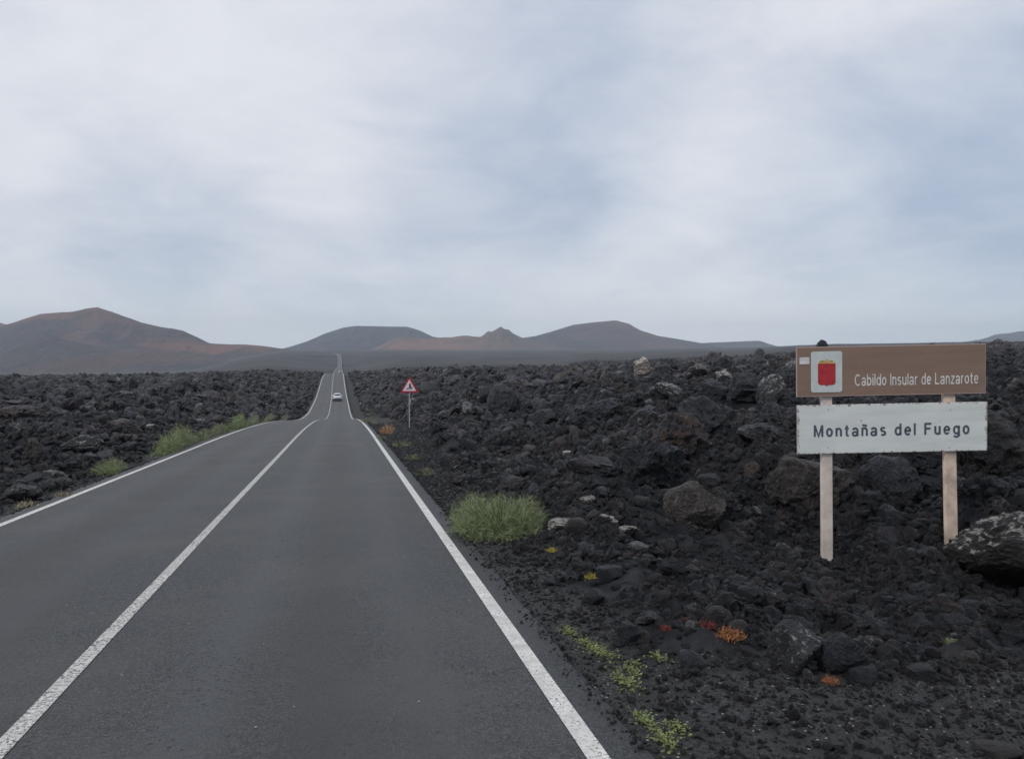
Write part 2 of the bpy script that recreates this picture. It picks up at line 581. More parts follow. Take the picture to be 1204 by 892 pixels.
def asphalt_material():
    m, t, b = new_mat("asphalt")
    g = t.new('ShaderNodeNewGeometry').outputs['Position']
    sx = t.new('ShaderNodeSeparateXYZ', ins={0: g})
    strv = t.new('ShaderNodeVectorMath', operation='MULTIPLY', ins={0: g, 1: (1.0, 0.10, 1.0)}).outputs[0]
    agg = t.noise(g, 60.0, 4, 0.8)
    agg2 = t.noise(g, 30.0, 4, 0.7)
    long_ = t.noise(strv, 0.75, 4, 0.55)
    blot = t.noise(g, 0.6, 6, 0.7)
    col = t.mix(t.ramp(agg, 0.38, 0.62), (0.011, 0.012, 0.013), (0.108, 0.111, 0.112))
    col = t.mix(t.math('MULTIPLY', t.ramp(t.noise(g, 17.0, 4, 0.75), 0.46, 0.60), 0.5), col, (0.030, 0.030, 0.030))
    col = t.mix(t.math('MULTIPLY', t.ramp(long_, 0.42, 0.62), 0.6), col, (0.046, 0.045, 0.043))
    col = t.mix(t.math('MULTIPLY', t.ramp(blot, 0.42, 0.68), 0.6), col, (0.082, 0.080, 0.077))
    # polished strip and pitted strip in the wheel paths
    wob = t.math('MULTIPLY', t.math('SUBTRACT', t.noise(strv, 0.5, 3, 0.5), 0.5), 0.5)
    for cx_, wd, cc, am in ((0.95, 0.42, (0.082, 0.084, 0.088), 0.5), (2.45, 0.40, (0.078, 0.079, 0.081), 0.4),
                            (-0.95, 0.34, (0.074, 0.076, 0.081), 0.4), (-2.45, 0.36, (0.078, 0.080, 0.084), 0.35), (1.70, 0.5, (0.046, 0.044, 0.042), 0.4), (-1.7, 0.5, (0.046, 0.044, 0.042), 0.4)):
        dd = t.math('ABSOLUTE', t.math('ADD', t.math('SUBTRACT', sx.outputs[0], cx_), wob))
        col = t.mix(t.math('MULTIPLY', t.ramp(dd, wd, 0.0), am), col, cc)
    # missing stones: dark pits, more of them in the inner wheel path
    vo = t.new('ShaderNodeTexVoronoi', ins={'Vector': g, 'Scale': 26.0})
    vc = t.new('ShaderNodeSeparateColor', ins={0: vo.outputs['Color']})
    dens = t.math('MULTIPLY_ADD', t.ramp(t.math('ABSOLUTE', t.math('SUBTRACT', sx.outputs[0], 0.95)), 0.6, 0.0), 0.30, 0.07)
    patch = t.ramp(t.noise(g, 0.9, 3, 0.5), 0.42, 0.62)
    pit = t.math('MULTIPLY', t.math('LESS_THAN', vc.outputs[0], t.math('MULTIPLY', dens, patch)), t.math('LESS_THAN', vo.outputs['Distance'], 0.38))
    col = t.mix(t.math('MULTIPLY', pit, 0.8), col, (0.018, 0.018, 0.02))
    vb = t.new('ShaderNodeTexVoronoi', ins={'Vector': g, 'Scale': 22.0})
    vbc = t.new('ShaderNodeSeparateColor', ins={0: vb.outputs['Color']})
    chip = t.math('MULTIPLY', t.math('GREATER_THAN', vbc.outputs[1], 0.993), t.math('LESS_THAN', vb.outputs['Distance'], 0.16))
    col = t.mix(chip, col, (0.50, 0.48, 0.44))
    t.put(b.inputs['Base Color'], col)
    b.inputs['Roughness'].default_value = 0.62
    b.inputs['Specular IOR Level'].default_value = 0.4
    h = t.math('SUBTRACT', t.math('ADD', agg, t.math('MULTIPLY', agg2, 0.6)), t.math('MULTIPLY', pit, 1.2))
    bump(t, b, h, 0.8, 0.012)
    return m


def paint_material():
    m, t, b = new_mat("road_paint")
    g = t.new('ShaderNodeNewGeometry').outputs['Position']
    n = t.noise(g, 42.0, 5, 0.8)
    n2 = t.noise(g, 5.0, 5, 0.7)
    col = t.mix(t.ramp(n2, 0.3, 0.7), (0.46, 0.45, 0.42), (0.74, 0.73, 0.69))
    wear = t.math('ADD', n, t.math('MULTIPLY', t.math('SUBTRACT', n2, 0.5), 0.35))
    worn_attr = t.new('ShaderNodeAttribute', attribute_name='worn').outputs['Fac']
    wear = t.math('ADD', wear, t.math('MULTIPLY', worn_attr, 0.10))
    col = t.mix(t.ramp(wear, 0.58, 0.66), col, (0.11, 0.11, 0.105))
    t.put(b.inputs['Base Color'], col)
    b.inputs['Roughness'].default_value = 0.7
    bump(t, b, n, 0.4, 0.006)
    return m


def mountain_material(name, a, c, red, amt):
    m, t, b = new_mat(name)
    g = t.new('ShaderNodeNewGeometry').outputs['Position']
    n1 = t.noise(g, 0.0016, 5, 0.6, 0.6)
    n2 = t.noise(g, 0.008, 6, 0.65)
    vv = t.new('ShaderNodeVectorMath', operation='MULTIPLY', ins={0: g, 1: (1.0, 1.0, 3.0)}).outputs[0]
    n3 = t.noise(vv, 0.0045, 4, 0.6, 1.0)
    col = t.mix(t.ramp(n2, 0.3, 0.7), a, c)
    col = t.mix(t.math('MULTIPLY', t.ramp(n1, 0.44, 0.60), amt), col, red)
    col = t.mix(t.math('MULTIPLY', t.ramp(n3, 0.60, 0.72), 0.45), col, tuple(min(1, x * 1.7) for x in c))
    t.put(b.inputs['Base Color'], col)
    b.inputs['Roughness'].default_value = 0.95
    b.inputs['Specular IOR Level'].default_value = 0.1
    bump(t, b, t.math('ADD', n2, t.math('MULTIPLY', n3, 0.6)), 1.0, 60.0)
    return m


M_GROUND = ground_material()
M_ASPH = asphalt_material()
M_PAINT = paint_material()
M_MT_A = mountain_material("red_cinder_slope", (0.036, 0.033, 0.040), (0.080, 0.058, 0.060), (0.170, 0.070, 0.054), 0.9)
M_MT_A2 = mountain_material("grey_foot_slope", (0.045, 0.043, 0.050), (0.078, 0.066, 0.070), (0.120, 0.068, 0.060), 0.55)
M_MT_B = mountain_material("dark_cinder_slope", (0.028, 0.033, 0.046), (0.050, 0.054, 0.066), (0.070, 0.054, 0.054), 0.4)
M_MT_C = mountain_material("tan_cinder_slope", (0.085, 0.064, 0.062), (0.13, 0.092, 0.082), (0.22, 0.115, 0.085), 0.8)
M_MT_D = mountain_material("brown_cinder_slope", (0.034, 0.034, 0.044), (0.066, 0.056, 0.062), (0.125, 0.068, 0.058), 0.7)

# ------------------------------------------------------------------ ground sheet (polar, finer towards the lens)
rs = [1.0]
while rs[-1] < 6600:
    r_ = rs[-1]
    q = 0.0065 if r_ < 45 else 0.009 if r_ < 260 else 0.016 if r_ < 1500 else 0.03
    rs.append(r_ * (1 + (0.02 if r_ < 3 else q)))
rs = np.array(rs)
az = [-math.pi]
while az[-1] < math.pi:
    a_ = abs(az[-1] - 0.0)
    step = R(0.17) if a_ < R(36) else R(0.6) if a_ < R(50) else R(3.5)
    az.append(az[-1] + step)
az = np.array(az[:-1])
RRg, AAg = np.meshgrid(rs, az, indexing='ij')
Xg = CX + RRg * (np.cos(AAg) * FWD[0] + np.sin(AAg) * RGT[0])
Yg = CY + RRg * (np.cos(AAg) * FWD[1] + np.sin(AAg) * RGT[1])
Zg = H(Xg, Yg)
nr, nc = Xg.shape
vg = np.stack([Xg, Yg, Zg], -1).reshape(-1, 3)
fg = grid_faces(nr, nc, wrap=True)
# close the small hole under the lens
vg = np.vstack([vg, [[CX, CY, float(road_z(0)) - 0.05]]])
me = np_mesh("ground", vg, fg, smooth=False)
bmc = bmesh.new()
bmc.from_mesh(me)
bmc.verts.ensure_lookup_table()
for j in range(nc):
    bmc.faces.new((bmc.verts[nr * nc], bmc.verts[(j + 1) % nc], bmc.verts[j]))
bmc.to_mesh(me)
bmc.free()
ca = me.color_attributes.new('zone', 'FLOAT_COLOR', 'POINT')
rv = np.hypot(vg[:, 0] - CX, vg[:, 1] - CY)
zc = np.zeros((len(vg), 4), np.float32)
zc[:, 0] = lava_mask(vg[:, 0], vg[:, 1])
zc[:, 1] = sstep(rv, 260, 420)
zc[:, 3] = 1
ca.data.foreach_set('color', zc.ravel())
ground = link("ground", me, M_GROUND)
tag(ground, kind='structure')

# ------------------------------------------------------------------ road and its painted lines
ys = [-40.0]
while ys[-1] < 1800:
    y_ = ys[-1]
    ys.append(y_ + (0.5 if y_ < 20 else 1.0 if y_ < 60 else 2.0 if y_ < 300 else 5.0))
ys = np.array(ys)


def strip(name, offs, dz, mat, parent=None, skirts=False, ys=ys, edge_noise=None, smooth=True):
    offs = np.array(offs, float)
    X = road_x(ys)[:, None] + offs[None, :]
    Y = np.repeat(ys[:, None], len(offs), 1)
    Z = np.repeat(road_z(ys)[:, None], len(offs), 1) + dz
    # slight camber
    Z = Z - 0.012 * np.abs(offs)[None, :] / 3.4
    if skirts:
        Z[:, 0] -= 0.35 + 0.004 * np.clip(ys, 0, 2000)
        Z[:, -1] -= 0.35 + 0.004 * np.clip(ys, 0, 2000)
    if edge_noise is not None:
        X = X + edge_noise(X, Y)
    v = np.stack([X, Y, Z], -1).reshape(-1, 3)
    f = grid_faces(len(ys), len(offs))
    me = np_mesh(name, v, f[:, ::-1] if False else f, smooth)
    return link(name, me, mat, parent)


def ragged(X, Y):
    n = 0.022 * fbm2(Y * 1.7, X * 0.0 + 3, 3, 8) + 0.022 * fbm2(Y * 8.0, X * 0.0 + 9, 2, 3)
    return np.where(X > 3.4, n, np.where(X < -3.35, -n, 0))


ysf = np.unique(np.concatenate([ys, np.arange(-5, 40, 0.12)]))
road = strip("road", [-3.62, -3.5, -3.2, -1.6, 0, 1.6, 3.2, 3.52, 3.62], 0.0, M_ASPH, skirts=True, ys=ysf, edge_noise=ragged)
tag(road, kind='structure')
for nm, c, hw, worn in (("edge_line", 3.235, 0.062, 0.3), ("edge_line", -3.2, 0.06, 0.3), ("centre_line", 0.0, 0.058, 1.0)):
    ln = strip(nm, [c - hw, c, c + hw], 0.005, M_PAINT, road, ys=ysf)
    at_ = ln.data.attributes.new('worn', 'FLOAT', 'POINT')
    at_.data.foreach_set('value', np.full(len(ln.data.vertices), worn, np.float32))


# ------------------------------------------------------------------ mountains
def mountain(name, pts, D, width, mat, seed, zb_front, zb_back=-60, rough=1.0, n=320, m=90, front_pow=1.25, curve=0.0):
    pts = np.array(pts, float)
    px = np.linspace(pts[0, 0], pts[-1, 0], n)
    py = np.interp(px, pts[:, 0], pts[:, 1])
    k = np.array([0.3, 1, 3, 1, 0.3])
    pad = np.pad(py, 2, mode='edge')
    py = sum(pad[i:i + n] * k[i] for i in range(5)) / k.sum()
    v = np.linspace(-1, 1, m)
    th = np.arctan((px - PW / 2) / FPX)
    depth0 = D * (1 + curve * np.sin((px - pts[0, 0]) / 70.0) * 0.03)
    PXX, V = np.meshgrid(np.arange(n), v, indexing='ij')
    hs = -(py - YH) / FPX * depth0                      # height of the skyline relative to the lens
    dep = depth0[PXX] + V * width
    zb = np.where(V < 0, zb_front, zb_back)
    prof = np.clip(1 - np.abs(V) ** front_pow, 0, 1)
    arc = np.clip(np.minimum(PXX, n - 1 - PXX) / (0.04 * n), 0, 1)
    rt = np.tan(th)[PXX] * dep
    gx, gy = rt, dep
    gul = ridged(gx / 260 + V * .5, gy / 700, 4, seed) - 0.35
    big = fbm2(gx / 700, gy / 500, 4, seed + 9)
    amp = np.clip(hs[PXX] - zb, 0, None)
    sidew = np.clip(np.abs(V) * 4, 0, 1) * prof
    z = zb + (hs[PXX] - zb) * prof + rough * amp * sidew * (0.30 * gul + 0.36 * big)
    X = CX + FWD[0] * dep + RGT[0] * rt
    Y = CY + FWD[1] * dep + RGT[1] * rt
    verts = np.stack([X, Y, z + CZ], -1).reshape(-1, 3)
    me = np_mesh(name, verts, grid_faces(n, m), True)
    o = link(name, me, mat)
    tag(o, kind='structure')
    return o


mountain("mountain", [(-420, 440), (-300, 415), (-200, 392), (-120, 380), (-60, 372), (-20, 374), (8, 381), (30, 384), (80, 400), (160, 425), (200, 440)], 4300, 900, M_MT_A, 3, -90)
mountain("mountain", [(-60, 432), (0, 384), (17, 379), (35, 373), (50, 368.6), (71, 367.6), (87, 367.6), (104, 364), (116, 362.3), (131, 367.2), (145, 372.4), (155, 375),
                      (168, 380), (188, 384), (215, 388.6), (232, 396), (247, 403.5), (269, 404.5), (289, 404.8), (310, 406.6), (331, 409.6), (357, 413), (380, 418), (410, 432)],
         3300, 900, M_MT_A, 21, -75, curve=0.4)
mountain("mountain", [(-260, 440), (-150, 428), (-60, 414), (0, 412), (35, 401), (62, 396.5), (90, 401), (120, 408), (165, 409), (215, 417), (270, 424), (330, 428), (380, 434), (420, 442)],
         2450, 480, M_MT_A2, 33, -75, rough=0.8)
mountain("mountain", [(300, 424), (325, 411.5), (335, 409.5), (360, 401.5), (385, 391.5), (405, 384.6), (420, 382.8), (450, 383.6), (479, 383.8), (494, 388.5), (509, 395.5), (529, 399), (560, 403), (600, 410), (640, 420)],
         4900, 1000, M_MT_B, 41, -40)
mountain("mountain", [(410, 421), (437, 411), (460, 400.5), (474, 397), (495, 398), (529, 398), (549, 395), (567, 396.5), (574, 393), (578, 393.4), (584, 390), (589, 386.6), (593, 389.6), (598, 390.2), (603, 393.5), (611, 396.5), (640, 404), (680, 412), (720, 420)],
         4100, 620, M_MT_C, 57, -30)
mountain("mountain", [(560, 418), (590, 404), (611, 397.5), (629, 395), (649, 389.5), (674, 381.8), (699, 378.6), (724, 376.4), (739, 380.5), (753, 388.4), (773, 394.6), (793, 397.8), (818, 402), (850, 408), (890, 416)],
         4700, 800, M_MT_D, 63, -20)
mountain("mountain", [(780, 414), (810, 405), (830, 402.8), (853, 402), (875, 401), (893, 400.4), (905, 404.5), (925, 410), (945, 416)], 5500, 500, M_MT_B, 71, 0)
mountain("mountain", [(1090, 409), (1130, 402.5), (1150, 399.5), (1172, 393.5), (1204, 390), (1260, 386), (1330, 392), (1420, 408)], 5900, 600, M_MT_B, 81, 0)


# ------------------------------------------------------------------ rocks
def rock_mesh(name, seed, sub=3, planes=16, flat=0.7, ely=0.85, rough=0.1, jag=0.12, under=0.0, dlo=0.62):
    rg = np.random.default_rng(seed)
    bm = bmesh.new()
    bmesh.ops.create_icosphere(bm, subdivisions=sub, radius=1.0)
    v = np.array([x.co[:] for x in bm.verts])
    f = np.array([[a.index for a in x.verts] for x in bm.faces])
    bm.free()
    nrm = rg.normal(size=(planes, 3))
    nrm /= np.linalg.norm(nrm, axis=1)[:, None]
    d = rg.uniform(dlo, 1.0, planes)
    dots = v @ nrm.T
    rad = np.min(np.where(dots > 0.05, d / np.maximum(dots, 0.05), 9), axis=1)
    rad = np.minimum(rad, 1.12)
    p = v * rad[:, None]
    n1 = vnoise3(p * 1.7 + seed, seed) - 0.5
    n2 = 0.5 - np.abs(2 * vnoise3(p * 3.6 + seed * 2, seed + 1) - 1)
    n3 = vnoise3(p * 9.0, seed + 2) - 0.5
    n4 = vnoise3(p * 20.0, seed + 3) - 0.5
    p = p * (1 + rough * 2 * n1 + jag * n2 + rough * 0.9 * n3 + (rough * 0.6 * n4 if sub > 3 else 0))[:, None]
    p = p * np.array([1, ely, flat])
    if under:
        low = np.clip(-(p[:, 2] - 0.05) / 0.6, 0, 1)
        p[:, 1] += under * low * (p[:, 1] < 0.2)
    return np_mesh(name, p, f, smooth=False)


SHAPES = [("blocky", dict(planes=7, flat=0.75, dlo=0.55, jag=.16, ely=.75)), ("jagged", dict(planes=6, flat=0.7, jag=0.55, rough=0.2, ely=.6, dlo=.45)),
          ("flat", dict(planes=7, flat=0.34, jag=0.2, dlo=.45, ely=.7)), ("wedge-shaped", dict(planes=5, flat=0.7, dlo=0.35, jag=.16, ely=.7)),
          ("rounded", dict(planes=16, flat=0.75, dlo=0.75, jag=0.14)), ("lumpy", dict(planes=8, flat=0.65, jag=0.5, rough=0.26, dlo=.5)),
          ("knobbly", dict(planes=7, flat=0.85, jag=0.75, rough=0.3, ely=.7, dlo=.5))]
SW = [1.0, 1.5, 1.0, 1.3, 0.35, 1.2, 1.5]
COLOURS = [("black", M_LAVA_B), ("charcoal", M_LAVA), ("brownish", M_BROWN), ("ash-grey", M_GREY)]
CW = [0.38, 0.46, 0.07, 0.09]
VAR = {}
for si, (sn, kw) in enumerate(SHAPES):
    for ci, (cn, mt) in enumerate(COLOURS):
        if ci > 1 and si in (1, 3, 6):
            continue
        for rep in range(2 if ci < 2 else 1):
            me = rock_mesh("rock", 100 + si * 17 + ci * 5 + rep, 3, **kw)
            me.materials.append(mt)
            VAR.setdefault((si, ci), []).append(me)

SIGHT = []     # (px0, px1, py0, py1, depth): what loose rocks in front must not bury
LAND = []      # things one can find, for the words that place a rock: (x, y, phrase)


def ground_at(x, y):
    return float(H(np.array(x), np.array(y)))


def big_rock(px, py, wpx, hpx, label, mat, seed, depth=None, rot=0.0, tilt=0.0, elong=0.8, name="rock", cat="rock", sub=4, sink=0.15, place=None, **kw):
    """px,py = foot of the rock in the photograph, wpx,hpx its outline there"""
    if depth is None:
        p, depth = on_ground(px, py)
    else:
        p = at(px, py, depth)
    w = wpx / FPX * depth / 2
    h = hpx / FPX * depth
    me = rock_mesh(name, seed, sub, **kw)
    me.materials.append(mat)
    co = np.array([v.co[:] for v in me.vertices])
    ex = (co.max(0) - co.min(0)) / 2
    sc = (w / ex[0], w * elong / ex[1], h * (0.5 + sink / 2) / ex[2])
    loc = (p.x + FWD[0] * w * elong * 0.6, p.y + FWD[1] * w * elong * 0.6, p.z + h * (0.5 - sink / 2))
    o = link(name, me, None, None, loc, (0, R(tilt), -YAW + R(rot)), sc)
    tag(o, label, cat)
    if name == 'rock' and hpx > 11:
        SIGHT.append((px - wpx * .5, px + wpx * .5, py - hpx * 1.05, py - hpx * .25, depth, 0.22 * h))
    if place:
        LAND.append((loc[0], loc[1], place))
    return o, p, depth


# the landmarks of the lava field
big_rock(757, 447, 27, 25, "pale tan boulder with rounded top standing high on the black flow", M_PALE, 501, planes=24, flat=.9, place="the pale tan boulder", rot=20)
big_rock(821, 446, 27, 17, "smaller cream and grey capped boulder beside the cave block", M_CAP, 502, planes=18, place="the cream capped boulder")
big_rock(851, 452, 20, 15, "greyish lichen stone perched on the cave block", M_PALE, 503, planes=12, jag=.2)
big_rock(841, 474, 44, 30, "dark block forming the near wall of the black hollow", M_LAVA_B, 504, planes=10, flat=.8, jag=.2, place="the near wall of the hollow")
big_rock(882, 480, 56, 42, "largest black block, overhanging the dark hollow behind the sign", M_LAVA_B, 505, planes=8, flat=.8, jag=.25, under=.5, place="the overhanging black block")
big_rock(877, 479, 17, 12, "brown stub of rock at the mouth of the black hollow", M_BROWN, 506, planes=12, sub=3)
big_rock(908, 478, 30, 38, "black leaning rock with a lichen ridge beside the brown board", M_LICH, 507, planes=7, tilt=25, place="the lichen ridged leaning rock")
big_rock(792, 470, 44, 17, "tilted split slab with one pale edge below the pale tan boulder", M_LICH, 508, tilt=25, planes=7, flat=.35, place="the split slab")
big_rock(592, 494, 42, 44, "upright dark wedge of lava standing beyond the green bush", M_LAVA_B, 509, planes=5, flat=1.0, rot=30, place="the upright dark wedge")
big_rock(573, 477, 22, 22, "narrow pointed lava block leaning on the upright wedge", M_LAVA_B, 510, planes=6, flat=1.1, tilt=30)
big_rock(640, 505, 44, 24, "squat black block between the wedge and the sign", M_LAVA_B, 511, planes=9)
big_rock(765, 584, 86, 66, "jagged black outcrop ending the long ridge beside the domed boulder", M_LAVA_B, 512, planes=14, jag=.34, rough=.18, sub=5, place="the jagged ridge")
big_rock(800, 548, 74, 64, "middle crag of the long black ridge", M_LAVA_B, 513, planes=12, jag=.34, rough=.18, sub=5, tilt=-22)
big_rock(826, 518, 60, 48, "upper crag where the long black ridge begins", M_LAVA_B, 514, planes=12, jag=.3, rough=.16, tilt=-15, place="the top of the ridge")
big_rock(820, 622, 78, 54, "domed brown boulder with smooth rounded back", M_BROWN, 515, planes=34, flat=.75, dlo=.9, jag=.05, rough=.07, sub=5, place="the domed brown boulder")
big_rock(836, 573, 28, 16, "small charcoal stone resting on the domed brown boulder", M_LAVA_B, 516, planes=8, sub=3, depth=11.3, sink=0.05)
big_rock(887, 566, 21, 23, "light brown round stone in the black rubble below the cave block", M_BROWN, 517, planes=20, sub=3, place="the light brown round stone")
big_rock(962, 606, 108, 70, "broad ribbed brown slab lying behind the first sign post", M_BROWN, 518, planes=7, flat=.6, jag=.2, sub=5, tilt=12, place="the ribbed slab")
big_rock(1055, 600, 70, 56, "tall dark block between the two sign posts", M_LAVA_B, 519, planes=9, jag=.2, place="the block between the posts")
big_rock(1178, 560, 90, 80, "large shadowed lava block behind the sign's far post", M_LAVA_B, 520, planes=9, jag=.25, sub=5, place="the shadowed block")
big_rock(1222, 712, 178, 96, "huge dark boulder with white lichen crust at the frame edge", M_CAP, 521, planes=15, flat=.72, jag=.16, rough=.12, sub=5, under=1.1, elong=0.7, depth=8.6, place="the huge lichen boulder")
big_rock(1098, 672, 44, 26, "low black rock leaning against the foot of the lichen boulder", M_LAVA, 522, planes=10)
big_rock(940, 792, 74, 52, "pointed charcoal slab propped up in the gravel below the sign", M_LAVA, 523, planes=5, flat=.6, dlo=.5, sub=4, tilt=-24, rot=35, place="the propped charcoal slab")
big_rock(997, 796, 58, 48, "square black block beside the propped charcoal slab", M_LAVA_B, 524, planes=5, dlo=.5, place="the square black block")
big_rock(1018, 806, 34, 22, "low black stone in front of the square block", M_LAVA_B, 525, planes=9, sub=3)
big_rock(1088, 757, 46, 24, "smooth charcoal block at the gravel edge", M_LAVA, 526, planes=8, place="the smooth charcoal block")
big_rock(1127, 752, 44, 30, "dark cubic block at the gravel edge below the boulder", M_LAVA_B, 527, planes=8, rough=.06)
big_rock(1143, 784, 28, 16, "small reddish brown stone alone on the gravel", M_BROWN, 528, planes=14, sub=3, place="the lone reddish stone")
big_rock(1088, 802, 38, 18, "flat blackish green lump pressed into the gravel", M_LAVA_B, 529, planes=14, sub=3)
big_rock(1178, 893, 52, 14, "low tan stone half buried in the gravel", M_BROWN, 530, planes=14, sub=3, place="the half buried tan stone")
big_rock(700, 712, 25, 18, "dark round stone beside the yellow plant", M_LAVA_B, 531, planes=16, sub=3)
big_rock(720, 682, 34, 17, "maroon black rock just past the yellow plant", M_LAVA_B, 532, planes=12, sub=3, place="the maroon rock")
big_rock(660, 626, 34, 18, "pale grey flat stone next to the green bush", M_PALE, 533, planes=9, flat=.5, sub=4, place="the pale flat stone")
big_rock(680, 632, 32, 22, "brown wedge stone among the pale ones", M_BROWN, 534, planes=6, sub=3)
big_rock(716, 620, 32, 14, "light grey slab with white crust", M_PALE, 535, planes=8, flat=.4, sub=4)
big_rock(735, 630, 30, 12, "grey slab speckled white beyond the bush", M_PALE, 536, planes=9, flat=.4, sub=4, place="the speckled slab")
big_rock(690, 596, 24, 13, "knobbly stone crusted bright white", M_PALE, 537, planes=14, jag=.35, sub=4, place="the white crusted stone")
big_rock(668, 583, 30, 8, "long thin pale slab above the green bush", M_PALE, 538, planes=8, flat=.3, sub=3)
big_rock(749, 652, 30, 14, "smooth ash grey oval stone in black rubble", M_GREY, 539, planes=24, dlo=.85, sub=3, place="the ash grey oval stone")
big_rock(668, 540, 26, 10, "cream and rust coloured slab on the lower slope", M_PALE, 540, planes=8, flat=.4, sub=3, place="the cream and rust slab")
big_rock(870, 640, 24, 14, "tan brown round stone under the domed boulder", M_BROWN, 541, planes=16, sub=3)
big_rock(935, 700, 15, 11, "tiny buff stone in the rubble below the sign post", M_PALE, 542, planes=14, sub=3)
big_rock(34, 548, 28, 30, "rust brown knob standing in the lava across the road", M_BROWN, 543, planes=16, jag=.25, place="the rust brown knob")
big_rock(135, 504, 30, 11, "flat reddish brown slab in the lava across the road", M_BROWN, 544, planes=8, flat=.4, sub=3, place="the reddish slab")
big_rock(233, 489, 16, 15, "pale grey sliver of rock standing beyond the round bush", M_GREY, 545, planes=5, sub=3, tilt=38, place="the pale sliver")
big_rock(177, 505, 13, 6, "white topped stone above the largest roadside bush", M_PALE, 546, planes=14, sub=3)
big_rock(146, 500, 8, 6, "small white stone above the little bush", M_PALE, 547, planes=14, sub=3)
big_rock(22, 590, 40, 22, "grey brown rock nearest the tarmac across the road", M_LAVA, 548, planes=12, jag=.25, place="the grey brown rock")
big_rock(90, 535, 44, 22, "broad charcoal lump behind the little bush", M_LAVA, 549, planes=12, jag=.25)
big_rock(20, 500, 50, 22, "long grey ridge of lava across the road", M_LAVA, 550, planes=8, jag=.25, place="the long grey ridge")
big_rock(700, 560, 60, 26, "low broken black crust slab above the white crusted stone", M_LAVA_B, 560, planes=6, flat=.4, jag=.3, tilt=14)
big_rock(700, 500, 62, 28, "broad tilted crust slab halfway up the flow below the pale tan boulder", M_LAVA_B, 561, planes=5, flat=.45, jag=.3, tilt=-16)
big_rock(898, 525, 58, 26, "long low black slab to the side of the white board", M_LAVA, 562, planes=6, flat=.4, jag=.3, tilt=10)
big_rock(1085, 560, 62, 44, "steep black crag showing between the posts under the white board", M_LAVA_B, 563, planes=6, jag=.4, tilt=18)
# a lump on the skyline just above the brown board
p, d = at(968, 404, 40), 40
o, _, _ = big_rock(968, 411, 14, 13, "small jagged black rock peeping over the top edge of the brown board", M_LAVA_B, 551, depth=40, planes=5, jag=.3, sub=3, tilt=-30)

# ------------------------------------------------------------------ plants
def leaf_mat(name, a, c, scale=6.0, trans=0.2):
    m, t, b = new_mat(name)
    co = t.new('ShaderNodeTexCoord').outputs['Object']
    n = t.noise(co, scale, 3, 0.6)
    at_ = t.new('ShaderNodeAttribute', attribute_name='tone').outputs['Fac']
    col = t.mix(t.ramp(n, 0.3, 0.7), a, c)
    col = t.mix(t.math('MULTIPLY', at_, 0.6), col, tuple(min(1, x * 1.6) for x in c))
    t.put(b.inputs['Base Color'], col)
    b.inputs['Roughness'].default_value = 0.7
    b.inputs['Specular IOR Level'].default_value = 0.2
    b.inputs['Subsurface Weight'].default_value = 0.0
    return m


M_GREEN = leaf_mat("feathery_green", (0.105, 0.14, 0.06), (0.265, 0.31, 0.165), 5)
M_SAGE = leaf_mat("sage_green", (0.12, 0.14, 0.08), (0.25, 0.28, 0.18), 5)
M_DRY = leaf_mat("dry_orange", (0.30, 0.17, 0.09), (0.50, 0.32, 0.19), 3)
M_STRAW = leaf_mat("straw", (0.16, 0.14, 0.09), (0.30, 0.27, 0.19), 5)
M_STEM = flat_mat("woody_stem", (0.10, 0.085, 0.05), 0.9)
M_YEL = leaf_mat("yellow_green", (0.20, 0.17, 0.04), (0.36, 0.30, 0.08), 8)
M_RED = leaf_mat("red_succulent", (0.09, 0.022, 0.020), (0.16, 0.045, 0.036), 20)
M_ORA = leaf_mat("orange_succulent", (0.15, 0.05, 0.024), (0.29, 0.135, 0.06), 20)
M_WEED = leaf_mat("weed_green", (0.05, 0.07, 0.024), (0.165, 0.19, 0.075), 12)


def blades(rg, base, dirs, length, width, seg=3, droop=0.25):
    """thin curved blades; base (n,3), dirs (n,3) unit, length (n,), width (n,) -> verts, faces"""
    n = len(base)
    side = np.cross(dirs, rg.normal(size=(n, 3)))
    side /= np.maximum(np.linalg.norm(side, axis=1)[:, None], 1e-6)
    V, F = [], []
    bend = rg.normal(size=(n, 3)) * 0.18
    for k in range(seg + 1):
        t = k / seg
        c = base + dirs * (length * t)[:, None] + (bend + np.array([0, 0, -droop])) * (length * t * t)[:, None]
        w = width * (1 - t) * 0.5 + width * 0.06
        V.append(c - side * w[:, None])
        V.append(c + side * w[:, None])
    V = np.stack(V, 1).reshape(-1, 3)
    b0 = np.arange(n) * (2 * (seg + 1))
    for k in range(seg):
        q = b0 + 2 * k
        F.append(np.stack([q, q + 1, q + 3, q + 2], -1))
    F = np.concatenate(F)
    return V, F


